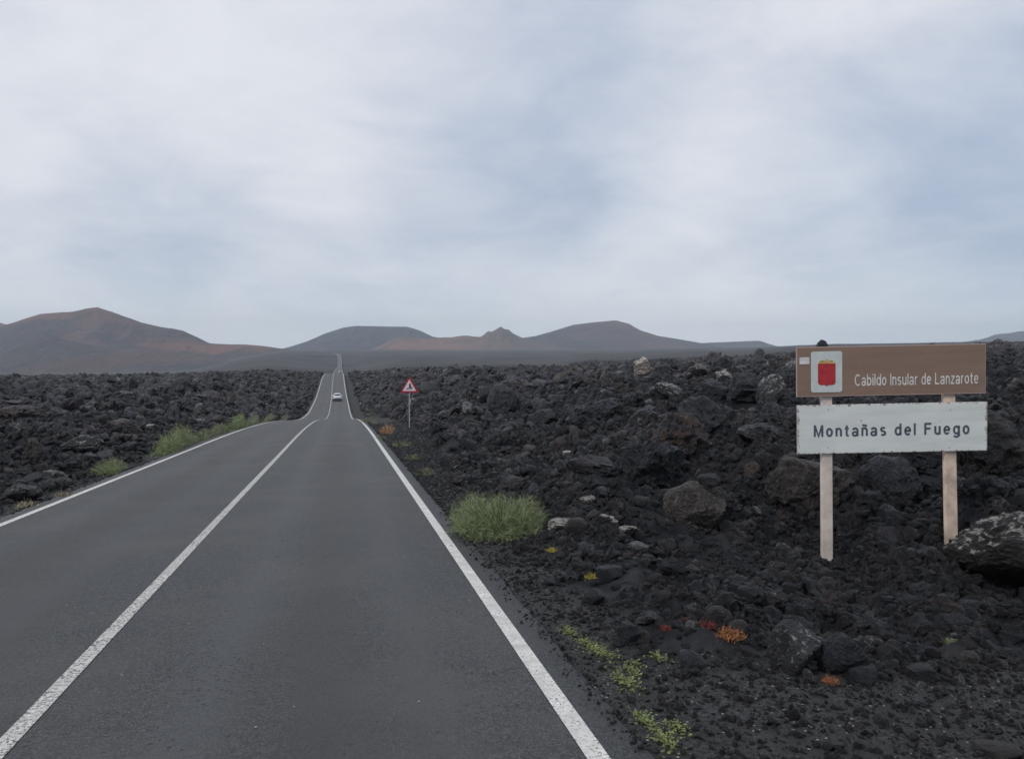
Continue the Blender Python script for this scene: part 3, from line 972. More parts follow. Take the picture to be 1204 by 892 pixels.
def bush(loc, w, h, label, mat, seed, n=2600, depth_w=None, lobes=1, group=None, cat="bush", fine=1.0, name="bush"):
    rg = np.random.default_rng(seed)
    dw = depth_w or w
    root = empty(name, loc)
    tag(root, label, cat, group)
    # woody stems fanning out from the base
    bm = bmesh.new()
    cl = []
    for k in range(lobes):
        cl.append((w * 0.5 * ((k + 0.5) / lobes * 2 - 1) * 0.9, rg.uniform(-.1, .1) * dw, rg.uniform(.82, 1.0)))
    tips = []
    ns = 26 * lobes
    for k in range(ns):
        cxx, cyy, hh = cl[k % lobes]
        rad = w / 2 / lobes * (1.15 if lobes > 1 else 1.0)
        th = rg.uniform(0, 6.28)
        q = math.sqrt(rg.uniform(0.02, 1)) * 0.8
        tip = Vector((cxx + math.cos(th) * q * rad, cyy + math.sin(th) * q * dw / 2, h * hh * (0.35 + 0.5 * math.sqrt(max(0, 1 - q * q)))))
        b0 = Vector((cxx * 0.1 + rg.uniform(-.03, .03), cyy + rg.uniform(-.04, .04), -0.02))
        midp = (b0 + tip) / 2 + Vector((rg.uniform(-.03, .03), rg.uniform(-.03, .03), rg.uniform(0, .04)))
        add_cyl(bm, b0, midp, 0.006, 0.004, 5)
        add_cyl(bm, midp, tip, 0.004, 0.002, 5)
        tips += [(midp, tip, b0)]
    link("stem", bm_mesh("stem", bm), M_STEM, root)
    # fine foliage: sprays filling the whole dome, down to the ground
    L = rg.integers(0, lobes, n)
    cxs = np.array([c[0] for c in cl])[L]
    cys = np.array([c[1] for c in cl])[L]
    hhs = np.array([c[2] for c in cl])[L]
    radx = w / 2 / (lobes ** 0.55)
    clump = rg.normal(size=(30 * lobes, 3))
    clump[:, 2] = np.abs(clump[:, 2])
    clump /= np.linalg.norm(clump, axis=1)[:, None]
    C = rg.integers(0, len(clump), n)
    dsp = clump[C] + rg.normal(size=(n, 3)) * 0.24
    dsp[:, 2] = np.abs(dsp[:, 2])
    dsp /= np.linalg.norm(dsp, axis=1)[:, None]
    cr = rg.uniform(0.55, 1.08, len(clump))[C]
    q = rg.uniform(0.25, 0.86, n) ** 0.7 * cr
    base = np.stack([cxs * 0.8 + dsp[:, 0] * q * radx, cys + dsp[:, 1] * q * dw / 2, dsp[:, 2] * q * h * hhs * 0.95], -1)
    dirs = dsp * np.array([.8, .8, .8]) + rg.normal(size=(n, 3)) * 0.62 + np.array([0, 0, 0.2])
    dirs /= np.linalg.norm(dirs, axis=1)[:, None]
    ln = rg.uniform(0.05, 0.19, n) * h * rg.uniform(.7, 1.5, len(clump))[C]
    V, F = blades(rg, base, dirs, ln, rg.uniform(0.003, 0.0065, n) * fine, 3, 0.12)
    V[:, 2] = np.maximum(V[:, 2], -0.02)
    me = np_mesh("foliage", V, F, True)
    a = me.attributes.new('tone', 'FLOAT', 'POINT')
    a.data.foreach_set('value', np.repeat(rg.uniform(0, 1, n) ** 2, 8).astype(np.float32))
    link("foliage", me, mat, root)
    return root


def bush_px(px, py, wpx, hpx, label, mat, seed, **kw):
    p, d = on_ground(px, py)
    w, h = wpx / FPX * d, hpx / FPX * d
    SIGHT.append((px - wpx * .5, px + wpx * .5, py - hpx, py - 1, d + w * .6, 0.05 * h))
    p = p + Vector((FWD[0], FWD[1], 0)) * w * 0.3
    if p.x < 0:
        p.x = min(p.x, -3.3 - w * 0.5)
    p.z = ground_at(p.x, p.y) - 0.02
    b = bush(p, w, h, label, mat, seed, **kw)
    b.rotation_euler = (0, 0, -YAW)
    return b


bush_px(586, 636, 132, 64, "wide two-lobed feathery green bush growing at the tarmac edge", M_GREEN, 1, n=20000, lobes=3, fine=0.8, group="roadside bushes")
G2 = "roadside bushes"


def bush_row(px0, px1, hpx, label, mat, seed, off=0.0, **kw):
    """a bush stretched along the far white line between two picture columns"""
    X0 = -3.78 - off
    yy = np.linspace(4, 160, 4000)
    pc = project(X0, yy, road_z(yy))[0]
    y0, y1 = float(np.interp(px0, pc, yy)), float(np.interp(px1, pc, yy))
    ym = (y0 + y1) / 2
    _, _, d = project(X0, ym, float(road_z(ym)))
    h = hpx / FPX * float(d)
    CLEAR.append((X0, ym, max(0.5, (y1 - y0) / 2)))
    b_ = bush(Vector((X0, ym, ground_at(X0, ym) - 0.02)), y1 - y0, h, label, mat, seed, depth_w=0.75 + off, group=G2, **kw)
    b_.rotation_euler = (math.atan2(float(road_z(y1) - road_z(y0)), y1 - y0) * 0, -0.0, R(90))
    return b_


CLEAR = []
bush_row(104, 141, 22, "little green bush, the one nearest the lens across the road", M_GREEN, 2, off=.25, n=4200, fine=1.5)
bush_row(172, 228, 34, "largest light green bush across the road", M_GREEN, 3, off=.15, n=9000, fine=1.8, lobes=2)
bush_row(230, 247, 18, "low sage bush touching the largest light green bush", M_SAGE, 4, n=3000, fine=2.0)
bush_row(250, 266, 19, "first of three bushes in a row along the white line", M_SAGE, 5, n=3600, fine=2.4, lobes=2)
bush_row(268, 287, 24, "middle and tallest of three bushes in a row", M_GREEN, 6, n=4200, fine=2.6, lobes=2)
bush_row(290, 303, 18, "last of three bushes in a row, olive coloured", M_SAGE, 7, n=3600, fine=2.9, lobes=2)
bush_row(302, 322, 10, "distant grey green bush before the dip of the road", M_SAGE, 8, n=2600, fine=3.6, lobes=2)
bush_row(322, 338, 7, "tiny grey green bush right at the dip of the road", M_SAGE, 12, n=2000, fine=4.0, lobes=2)
bush_px(453, 511, 25, 18, "dry orange brown bush below the warning sign", M_DRY, 9, n=1500, fine=2.2, group=G2)
bush_px(430, 499, 26, 12, "faded olive bush beyond the dry orange one", M_SAGE, 10, n=1000, fine=2.6, group=G2)
bush_px(470, 526, 34, 12, "low yellow green plant on the verge by the dry bush", M_SAGE, 11, n=900, fine=2.0, group=G2)
bush_px(498, 560, 30, 13, "sparse green plant on the verge between the two dry and green bushes", M_SAGE, 13, n=700, fine=1.6, group=G2)

bush_px(446, 519, 22, 10, "pale green tuft hugging the tarmac beside the dry orange brown bush", M_GREEN, 14, n=900, fine=2.0, group=G2)
bush_px(484, 541, 26, 9, "low pale green growth midway along the near verge", M_GREEN, 15, n=900, fine=1.8, group=G2)
bush_px(436, 489, 22, 7, "thin olive growth on the verge where the road dips", M_SAGE, 16, n=700, fine=3.0, group=G2)


def rosette(px, py, wpx, label, mat, seed, cat="succulent", n=60, up=0.8, group=None, name="succulent"):
    p, d = on_ground(px, py)
    p.z = ground_at(p.x, p.y) + 0.005
    r = wpx / FPX * d / 2
    SIGHT.append((px - wpx * .6, px + wpx * .6, py - wpx * .8, py + 2, d + r, 0.0))
    rg = np.random.default_rng(seed)
    n = n * 5
    base = rg.normal(size=(n, 3)) * r * np.array([.38, .38, .22])
    base[:, 2] = np.abs(base[:, 2])
    dirs = rg.normal(size=(n, 3)) * np.array([.8, .8, .3]) + np.array([0, 0, up])
    dirs /= np.linalg.norm(dirs, axis=1)[:, None]
    V, F = blades(rg, base, dirs, rg.uniform(.16, .42, n) * r, rg.uniform(.05, .10, n) * r, 3, 0.1)
    V[:, 2] = np.maximum(V[:, 2], 0)
    me = np_mesh(name, V, F, True)
    a = me.attributes.new('tone', 'FLOAT', 'POINT')
    a.data.foreach_set('value', np.repeat(rg.uniform(0, 1, n) ** 2, 8).astype(np.float32))
    o = link(name, me, mat, None, p)
    tag(o, label, cat, group)
    return o


GS = "small coloured plants in the rubble"
rosette(859, 757, 34, "brightest orange succulent tuft in the rubble, larger than the others", M_ORA, 1, n=110, group=GS)
rosette(834, 748, 24, "red succulent touching the bright orange one", M_RED, 2, group=GS)
rosette(806, 724, 15, "small red succulent highest up the rubble", M_RED, 3, group=GS)
rosette(783, 744, 18, "dark red succulent nearest the tarmac", M_RED, 4, group=GS)
rosette(976, 804, 24, "burnt orange succulent before the square black block", M_ORA, 5, group=GS)
rosette(697, 677, 20, "bright yellow green plant in the gravel edge", M_YEL, 6, cat="plant", name="plant", n=90, up=1.2, group=GS)
rosette(649, 650, 16, "faded yellow plant under the green bush", M_YEL, 7, cat="plant", name="plant", n=60, group=GS)
rosette(1120, 770, 22, "dark green low plant on the gravel below the boulder", M_SAGE, 8, cat="plant", name="plant", n=60, up=.3, group=GS)


def weed(px, py, wpx, label, seed, n=46):
    """low creeping weed: runners with small rounded leaves"""
    p, d = on_ground(px, py)
    r = wpx / FPX * d / 2
    SIGHT.append((px - wpx * .5, px + wpx * .5, py - wpx * .3, py + wpx * .3, d + r, 0.02))
    rg = np.random.default_rng(seed)
    V, F = [], []
    for k in range(n * 3):
        th = rg.uniform(0, 6.28)
        q = abs(rg.normal()) * 0.6 * r
        c = np.array([math.cos(th) * q * (.5 + .5 * abs(math.sin(2.5 * th + seed))), math.sin(th) * q * 1.9, 0])
        c[2] = float(H(p.x + c[0], p.y + c[1])) - p.z + rg.uniform(.004, .03)
        s = rg.uniform(.004, .014)
        ax = rg.uniform(0, 6.28)
        u = np.array([math.cos(ax), math.sin(ax), rg.uniform(-.3, .5)])
        v = np.array([-math.sin(ax), math.cos(ax), rg.uniform(-.3, .3)])
        b0 = len(V)
        for a_, b_ in ((-1, 0), (-.3, .55), (.6, .45), (1, 0), (.6, -.45), (-.3, -.55)):
            V.append(c + s * (u * a_ + v * b_))
        F.append([b0, b0 + 1, b0 + 2, b0 + 3])
        F.append([b0, b0 + 3, b0 + 4, b0 + 5])
        # its runner back to the root
        V += [np.array([0.001, 0, 0.002]), np.array([-0.001, 0.001, 0.003]), V[b0] + np.array([0, .0012, .0008])]
        F.append([b0, b0 + 6, b0 + 7, b0 + 8])
    V, F = np.array(V), np.array(F)
    for q in (6, 7):
        F[np.isin(F, np.arange(q, len(V), 9))] = q
    me = np_mesh("weed", V, F, False)
    a = me.attributes.new('tone', 'FLOAT', 'POINT')
    a.data.foreach_set('value', np.repeat(rg.uniform(0, 1, n * 3), 9).astype(np.float32))
    o = link("weed", me, M_WEED, None, p)
    tag(o, label, "weed", "creeping weeds along the tarmac edge")
    return o


for a_ in ((668, 744, 26, "thin pale weed starting the row of creeping weeds", 1, 40), (688, 757, 30, "second weed from the bush side of the creeping row", 2, 50),
           (706, 768, 36, "dense green creeping weed in the middle of the row", 3, 110), (733, 802, 34, "bright yellow green weed hugging the tarmac edge", 4, 110),
           (742, 790, 26, "darker weed beside the bright yellow green one", 5, 50), (758, 848, 28, "long creeping weed near the bottom of the row", 6, 90),
           (782, 872, 34, "last and lowest creeping weed at the tarmac edge", 7, 90), (797, 858, 28, "olive weed spreading onto the gravel beside the last one", 8, 50),
           (772, 774, 26, "lone weed between the tarmac and the red succulents", 9, 50), (747, 782, 18, "sparse seedlings inland of the bright weed", 10, 30)):
    weed(*a_)


def grass_tuft(px, py, wpx, label, seed):
    o = rosette(px, py, wpx, label, M_STRAW, seed, cat="grass tuft", n=70, up=1.0, name="grass_tuft", group="dry grass tufts across the road")
    return o


grass_tuft(30, 598, 26, "dry straw tuft between the rubble and the near white line", 21)
grass_tuft(73, 586, 22, "faint dry tuft a little farther up the white line", 22)

# ------------------------------------------------------------------ the big sign
M_POST = flat_mat("weathered_post", (0.60, 0.47, 0.38), 0.75, var=0.2, scale=5, bmp=0.3)
M_POST2 = flat_mat("pale_post", (0.60, 0.52, 0.46), 0.75, var=0.14, scale=4, bmp=0.3)
M_BACK = flat_mat("board_backing", (0.22, 0.17, 0.14), 0.7)
M_GALV = flat_mat("galvanised_steel", (0.42, 0.43, 0.44), 0.5, 0.6)


def board_mat(name, base, edge, chips, chip_amt):
    m, t, b = new_mat(name)
    co = t.new('ShaderNodeTexCoord').outputs['Object']
    sp_ = t.new('ShaderNodeSeparateXYZ', ins={0: co})
    st = t.new('ShaderNodeVectorMath', operation='MULTIPLY', ins={0: co, 1: (0.5, 1, 3.0)}).outputs[0]
    n = t.noise(st, 2.5, 5, 0.6)
    col = t.mix(t.ramp(n, 0.3, 0.7), tuple(c * 0.9 for c in base), tuple(min(1, c * 1.06) for c in base))
    ex = t.math('SUBTRACT', 1.195, t.math('ABSOLUTE', sp_.outputs[0]))
    ez = t.math('SUBTRACT', 0.315, t.math('ABSOLUTE', sp_.outputs[2]))
    e = t.math('MINIMUM', ex, ez)
    n2 = t.noise(co, 14, 5, 0.7)
    n3 = t.noise(co, 45, 4, 0.7)
    f = t.math('ADD', t.math('MULTIPLY', t.ramp(e, 0.045, 0.0), chip_amt), t.math('ADD', t.math('MULTIPLY', n2, 0.6), t.math('MULTIPLY', n3, 0.4)))
    col = t.mix(t.ramp(f, 0.635, 0.665), col, chips)
    col = t.mix(t.math('MULTIPLY', t.ramp(e, 0.014, 0.008), edge[3]), col, edge[:3])
    t.put(b.inputs['Base Color'], col)
    b.inputs['Roughness'].default_value = 0.6
    return m


M_BROWNB = board_mat("brown_board", (0.235, 0.155, 0.117), (0.40, 0.30, 0.28, 0.9), (0.30, 0.20, 0.16), 0.10)
M_WHITEB = board_mat("white_board", (0.66, 0.685, 0.665), (0.50, 0.48, 0.46, 0.5), (0.20, 0.12, 0.09), 0.16)
M_PLAQ = flat_mat("plaque_white", (0.55, 0.59, 0.58), 0.5, var=0.05)
M_SHIELD = flat_mat("shield_red", (0.42, 0.025, 0.035), 0.5, var=0.15, scale=14)
M_CROWN = flat_mat("crown_gold", (0.55, 0.38, 0.14), 0.5, var=0.2, scale=20)
M_JEWEL = flat_mat("crown_green", (0.10, 0.17, 0.08), 0.5)
M_LETW = flat_mat("letter_white", (0.68, 0.665, 0.63), 0.6, var=0.1)
M_LETD = flat_mat("letter_slate", (0.07, 0.09, 0.12), 0.6, var=0.15, scale=20)
M_STICK = flat_mat("sticker_white", (0.66, 0.62, 0.64), 0.6)


def _arc(cx_, cy_, rx_, ry_, a0, a1, n=12):
    return [(cx_ + rx_ * math.cos(R(a0 + (a1 - a0) * k / n)), cy_ + ry_ * math.sin(R(a0 + (a1 - a0) * k / n))) for k in range(n + 1)]


X_ = 0.73 - 0.06        # centre line of the lower-case top
_mid = 0.365
GLYPH = {
    'C': ([_arc(.36, .5, .32, .44, 48, 312, 18)], .70), 'I': ([[(.06, 0), (.06, 1)]], .12), 'L': ([[(.06, 1), (.06, .06), (.50, .06)]], .52),
    'M': ([[(.06, 0), (.06, 1)], [(.07, .97), (.38, .05), (.69, .97)], [(.70, 1), (.70, 0)]], .76), 'F': ([[(.06, 0), (.06, 1)], [(.06, .94), (.56, .94)], [(.06, .53), (.50, .53)]], .57),
    'a': ([_arc(.25, .49, .20, .18, 165, 0, 8) + [(.45, .08), (.50, .03)], _arc(.24, .20, .20, .16, 0, 360, 14)], .53),
    'b': ([[(.06, 0), (.06, 1)], _arc(.27, _mid, .21, .305, 0, 360, 18)], .54), 'd': ([[(.48, 0), (.48, 1)], _arc(.27, _mid, .21, .305, 0, 360, 18)], .54),
    'e': ([[(.06, .37), (.48, .37)] + _arc(.27, _mid, .21, .305, 0, 318, 16)], .54), 'g': ([_arc(.27, _mid, .21, .305, 0, 360, 18), [(.48, .73), (.48, -.05)] + _arc(.27, -.05, .21, .17, 0, -160, 8)], .54),
    'i': ([[(.06, 0), (.06, .73)], [(.06, .88), (.06, 1.0)]], .12), 'l': ([[(.06, 0), (.06, 1)]], .12), 'o': ([_arc(.27, _mid, .21, .305, 0, 360, 18)], .54),
    'n': ([[(.06, 0), (.06, .73)], _arc(.25, .46, .19, .21, 180, 0, 10) + [(.44, 0)]], .50), 'r': ([[(.06, 0), (.06, .73)], _arc(.26, .44, .20, .23, 180, 75, 6)], .32),
    's': ([_arc(.24, .52, .17, .15, 35, 225, 8) + _arc(.24, .21, .18, .155, 60, -145, 9)], .47), 't': ([[(.15, .93), (.15, .16)] + _arc(.26, .16, .11, .10, 180, 270, 4) + [(.32, .06)], [(.0, .67), (.32, .67)]], .34),
    'u': ([[(.06, .73), (.06, .28)] + _arc(.25, .27, .19, .21, 180, 360, 10), [(.44, .73), (.44, 0)]], .50), 'z': ([[(.03, .67), (.40, .67), (.04, .06), (.43, .06)]], .46), ' ': ([], .22)}
GLYPH['\u00f1'] = (GLYPH['n'][0] + [[(.08, .86), (.16, .93), (.26, .90), (.34, .87), (.42, .94)]], .50)


def text_mesh(body, width, height_cap, stroke=0.15, track=0.14):
    """upright grotesque lettering drawn stroke by stroke"""
    V, F = [], []
    x = 0.0
    lay = 0
    for ch in body:
        strokes, adv = GLYPH[ch]
        for st in strokes:
            lay += 1
            yy = -0.0004 * (lay % 5)
            n = len(st)
            closed = math.dist(st[0], st[-1]) < 1e-6
            for k in range(n):
                p0 = st[k - 1] if k > 0 else (st[-2] if closed else None)
                p1 = st[k]
                p2 = st[k + 1] if k < n - 1 else (st[1] if closed else None)
                d1 = Vector((p1[0] - p0[0], p1[1] - p0[1])).normalized() if p0 else None
                d2 = Vector((p2[0] - p1[0], p2[1] - p1[1])).normalized() if p2 else None
                d1 = d1 or d2
                d2 = d2 or d1
                t_ = (d1 + d2).normalized()
                nn = Vector((-t_.y, t_.x))
                ml = min(1.9, 1 / max(0.3, nn.dot(Vector((-d1.y, d1.x)))))
                for sg in (-1, 1):
                    V.append((x + p1[0] + nn.x * sg * ml * stroke / 2, yy, p1[1] + nn.y * sg * ml * stroke / 2))
                if k:
                    b0 = len(V) - 4
                    F.append((b0, b0 + 1, b0 + 3, b0 + 2))
        x += adv + track
    V = np.array(V)
    V[:, 0] = (V[:, 0] - V[:, 0].min()) / (V[:, 0].max() - V[:, 0].min()) * width
    V[:, 2] *= height_cap
    return np_mesh("lettering", V, np.array(F))


SD = 10.2                       # distance of the board along the lens axis
PM = SD / FPX                   # metres per photograph pixel there
o_c = at(1047, 467, SD)         # middle of the whole sign
sign = empty("sign", o_c)
# the sign's own axes: x along the boards, y away from the reader, z up; leaning by a degree
sign.rotation_euler = Euler((R(0.5), R(-1.15), -YAW))
tag(sign, "brown and white two-board sign on two posts in the lava rubble", "sign")


def sx_(px):
    return (px - 1047) * PM


def board_pt(px, py):
    """position on the sign plane, undoing the lean"""
    dx, dz = (px - 1047) * PM, -(py - 467) * PM
    a = R(1.15)
    return dx * math.cos(a) + dz * math.sin(a), -dx * math.sin(a) + dz * math.cos(a)


def board(name, corners, mat, thick=0.03):
    xs = [board_pt(*c)[0] for c in corners]
    zs = [board_pt(*c)[1] for c in corners]
    cx_, cz_ = sum(xs) / 4, sum(zs) / 4
    w_, h_ = (xs[1] + xs[2] - xs[0] - xs[3]) / 2, (zs[0] + zs[1] - zs[2] - zs[3]) / 2
    bm = bmesh.new()
    add_box(bm, (0, 0, 0), (w_, thick, h_), 0.004)
    o = link(name, bm_mesh(name, bm), mat, sign, (cx_, 0, cz_))
    return o, cx_, cz_, w_, h_


b1, c1x, c1z, w1, h1 = board("board", [(935, 408), (1157, 404), (1158, 462), (936.5, 467)], M_BROWNB)
tag(b1, "brown upper board")
b2, c2x, c2z, w2, h2 = board("board", [(937, 477), (1160.5, 471.5), (1161.5, 529), (938.5, 534.5)], M_WHITEB)
tag(b2, "white lower board with chipped edges")
for (tx, ty, bx, by, wp) in ((973.0, 470, 977.5, 668, 12.6), (1117.5, 466, 1126.0, 662, 13.6)):
    x0, z0 = board_pt(tx, ty)
    x1, z1 = board_pt(bx, by)
    ztop = h1 / 2 + c1z - 0.03
    xtop = x0 + (ztop - z0) * (x0 - x1) / (z0 - z1)
    bm = bmesh.new()
    wv = wp * PM
    for (a, b_) in (((xtop, ztop), (x1, z1)),):
        vs = []
        for (xx, zz) in (a, b_):
            for (ddx, ddy) in ((-wv / 2, 0.018), (wv / 2, 0.018), (wv / 2, 0.088), (-wv / 2, 0.088)):
                vs.append(bm.verts.new((xx + ddx, ddy, zz)))
        for k in range(4):
            bm.faces.new((vs[k], vs[(k + 1) % 4], vs[4 + (k + 1) % 4], vs[4 + k]))
        bm.faces.new(vs[:4])
        bm.faces.new(vs[4:])
    bmesh.ops.recalc_face_normals(bm, faces=bm.faces)
    bmesh.ops.bevel(bm, geom=list(bm.edges), offset=0.005, segments=1, affect='EDGES')
    link("post", bm_mesh("post", bm), M_POST if tx > 1000 else M_POST2, sign)

FACE = -0.0165
def local_on(cx_, cz_, px, py):
    x, z = board_pt(px, py)
    return x - cx_, z - cz_


lx, lz = local_on(c1x, c1z, 1004, 453.5)
rx, _ = local_on(c1x, c1z, 1149, 451)
t1 = text_mesh("Cabildo Insular de Lanzarote", rx - lx, 13.6 * PM, 0.125, 0.13)
link("lettering", t1, M_LETW, b1, (lx, FACE - 0.001, lz))
lx, lz = local_on(c2x, c2z, 957, 513.5)
rx, _ = local_on(c2x, c2z, 1140, 509)
t2 = text_mesh("Montañas del Fuego", rx - lx, 13.8 * PM, 0.17, 0.28)
link("lettering", t2, M_LETD, b2, (lx, FACE - 0.001, lz))


def rounded_rect(cx_, cz_, w_, h_, r_, seg=5):
    pts = []
    for (sx, sz, a0) in ((1, 1, 0), (-1, 1, 90), (-1, -1, 180), (1, -1, 270)):
        for k in range(seg + 1):
            a = R(a0 + 90 * k / seg)
            pts.append((cx_ + sx * (w_ / 2 - r_) + r_ * math.cos(a), cz_ + sz * (h_ / 2 - r_) + r_ * math.sin(a)))
    return pts


ex_, ez_ = local_on(c1x, c1z, 970.7, 437.0)
bm = bmesh.new()
add_poly_prism(bm, rounded_rect(0, 0, 36.5 * PM, 48 * PM, 3 * PM), -0.002, 0.002)
plaque = link("emblem_plaque", bm_mesh("emblem_plaque", bm), M_PLAQ, b1, (ex_, FACE - 0.0025, ez_))
sw, sh = 20.5 * PM, 25.5 * PM
shp = [(-sw / 2, sh / 2), (-sw / 2, -sh / 2 + 0.035), (-sw / 2 + 0.012, -sh / 2 + 0.014), (-sw / 2 + 0.035, -sh / 2 + 0.004), (-0.02, -sh / 2 + 0.002), (0, -sh / 2 - 0.012),
       (0.02, -sh / 2 + 0.002), (sw / 2 - 0.035, -sh / 2 + 0.004), (sw / 2 - 0.012, -sh / 2 + 0.014), (sw / 2, -sh / 2 + 0.035), (sw / 2, sh / 2)]
bm = bmesh.new()
add_poly_prism(bm, shp, -0.001, 0.001)
o = link("shield", bm_mesh("shield", bm), M_SHIELD, b1, (ex_, FACE - 0.0065, ez_ - 3.0 * PM))
tag(o, "red shield with pointed foot")
cw = 18.5 * PM
bm = bmesh.new()
cp_ = [(-cw / 2, 0), (-cw / 2 - 0.002, 0.02), (-cw * .36, 0.038), (-cw * .22, 0.03), (-cw * .1, 0.045), (0, 0.055), (cw * .1, 0.045), (cw * .22, 0.03), (cw * .36, 0.038), (cw / 2 + 0.002, 0.02), (cw / 2, 0)]
add_poly_prism(bm, cp_, -0.001, 0.001)
o = link("crown_emblem", bm_mesh("crown_emblem", bm), M_CROWN, b1, (ex_, FACE - 0.0062, ez_ + 9.9 * PM))
for k in (-1, 1):
    bm = bmesh.new()
    add_box(bm, (k * cw * .3, 0, 0.031), (0.03, 0.002, 0.008))
    link("crown_jewel", bm_mesh("crown_jewel", bm), M_JEWEL, b1, (ex_, FACE - 0.0085, ez_ + 9.9 * PM))
stx, stz = local_on(c1x, c1z, 944.5, 424)
bm = bmesh.new()
add_box(bm, (0, 0, 0), (11.5 * PM, 0.002, 8 * PM))
link("sticker", bm_mesh("sticker", bm), M_STICK, b1, (stx, FACE - 0.002, stz))
# bolt heads holding the boards to the posts
for bo, cx_, cz_, ys_ in ((b1, c1x, c1z, (412, 458)), (b2, c2x, c2z, (481, 526))):
    for px_ in (973.5, 1117):
        for yy in ys_:
            if bo is b1 and px_ < 1000 and yy < 420:
                continue
            x, z = local_on(cx_, cz_, px_, yy)
            bm = bmesh.new()
            add_cyl(bm, (0, 0, 0), (0, -0.005, 0), 0.008, 0.006, 10)
            link("bolt", bm_mesh("bolt", bm), M_GALV if bo is b2 else M_BACK, bo, (x, FACE + 0.0015, z))

# ------------------------------------------------------------------ warning sign beside the road
M_REDR = flat_mat("sign_red", (0.33, 0.018, 0.035), 0.45, var=0.1)
M_WHT = flat_mat("sign_white", (0.68, 0.60, 0.63), 0.45, var=0.05)
M_BLK = flat_mat("sign_black", (0.02, 0.02, 0.025), 0.5)
wd = 41.0
wp_ = at(481.5, 494, wd)
gz_ = ground_at(wp_.x, wp_.y)
warn = empty("warning_sign", (wp_.x, wp_.y, gz_))
warn.rotation_euler = (0, 0, -YAW * 0.4)
tag(warn, "red bordered triangular warning sign on a grey pole beside the road", "sign")
kx = wd / FPX
top_z = CZ - (442 - YH) * kx - gz_
side = 22.5 * kx
tri_h = side * 0.866


def tri(s, r_, seg=4):
    pts = []
    c = [(-s / 2 + r_ * 1.732, r_), (s / 2 - r_ * 1.732, r_), (0, s * .866 - 2 * r_)]
    for i, (a0) in enumerate((150, 270, 30)):
        for k in range(seg + 1):
            a = R(a0 + 120 * k / seg)
            pts.append((c[i][0] + r_ * math.cos(a), c[i][1] + r_ * math.sin(a)))
    return pts


bm = bmesh.new()
add_poly_prism(bm, tri(side, 0.05), -0.012, 0.012)
plate = link("plate", bm_mesh("plate", bm), M_REDR, warn, (0, -0.045, top_z - tri_h))
tag(plate, "red triangle")
s2 = side * 0.70
bm = bmesh.new()
add_poly_prism(bm, tri(s2, 0.015), -0.001, 0.001)
link("face_panel", bm_mesh("face_panel", bm), M_WHT, plate, (0, -0.0145, (tri_h - s2 * .866) * 0.36))
# bent figure and heap, as one print
bm = bmesh.new()
add_poly_prism(bm, [(-.02, .40), (.035, .47), (.075, .44), (.06, .37), (.10, .29), (.16, .20), (.13, .17), (.05, .24), (.0, .17), (-.05, .18), (-.01, .28)], -0.001, 0.001)
add_poly_prism(bm, [(-.16, .155), (-.11, .22), (-.06, .19), (-.03, .155)], -0.001, 0.001)
add_poly_prism(bm, [(.02, .16), (.07, .20), (.13, .155)], -0.001, 0.001)
link("pictogram", bm_mesh("pictogram", bm), M_BLK, plate, (0, -0.0175, 0.02))
bm = bmesh.new()
add_cyl(bm, (0, 0, -0.3), (0, 0, top_z - 0.2), 0.032, 0.032, 14)
link("pole", bm_mesh("pole", bm), M_GALV, warn)
bm = bmesh.new()
add_box(bm, (0.045, 0, top_z - tri_h - 0.42), (0.06, 0.05, 0.2), 0.008)
link("pole_clamp", bm_mesh("pole_clamp", bm), M_GALV, warn)

# ------------------------------------------------------------------ cars
M_CARW = flat_mat("car_white", (0.72, 0.73, 0.74), 0.3, var=0.02)
M_CARS = flat_mat("car_silver", (0.55, 0.57, 0.60), 0.3, 0.3, var=0.02)
M_GLASS = flat_mat("car_glass", (0.02, 0.025, 0.03), 0.08, var=0.02)
M_TYRE = flat_mat("tyre", (0.015, 0.015, 0.016), 0.85)
M_RIM = flat_mat("rim", (0.45, 0.46, 0.48), 0.35, 0.8)
M_BUMP = flat_mat("bumper_plastic", (0.025, 0.026, 0.028), 0.6)
M_TAIL = flat_mat("tail_lamp", (0.35, 0.01, 0.01), 0.2)
M_PLATE = flat_mat("number_plate", (0.7, 0.7, 0.68), 0.5)


def car_section(bm, rows):
    """rows: list of (y, half width bottom, half width mid, half width top, z bottom, z mid, z top)"""
    rings = []
    for (y, wb, wm, wt, zb, zm, zt) in rows:
        prof = [(wb, zb), (wm, zb + 0.12), (wm, zm), (wt + (wm - wt) * .25, zm + (zt - zm) * .7), (wt * .8, zt), (0, zt + 0.015)]
        pts = prof + [(-x, z) for x, z in reversed(prof[:-1])]
        rings.append([bm.verts.new((x, y, z)) for x, z in pts])
    n = len(rings[0])
    for a, b_ in zip(rings, rings[1:]):
        for i in range(n):
            bm.faces.new((a[i], a[(i + 1) % n], b_[(i + 1) % n], b_[i]))
    bm.faces.new(rings[0])
    bm.faces.new(list(reversed(rings[-1])))


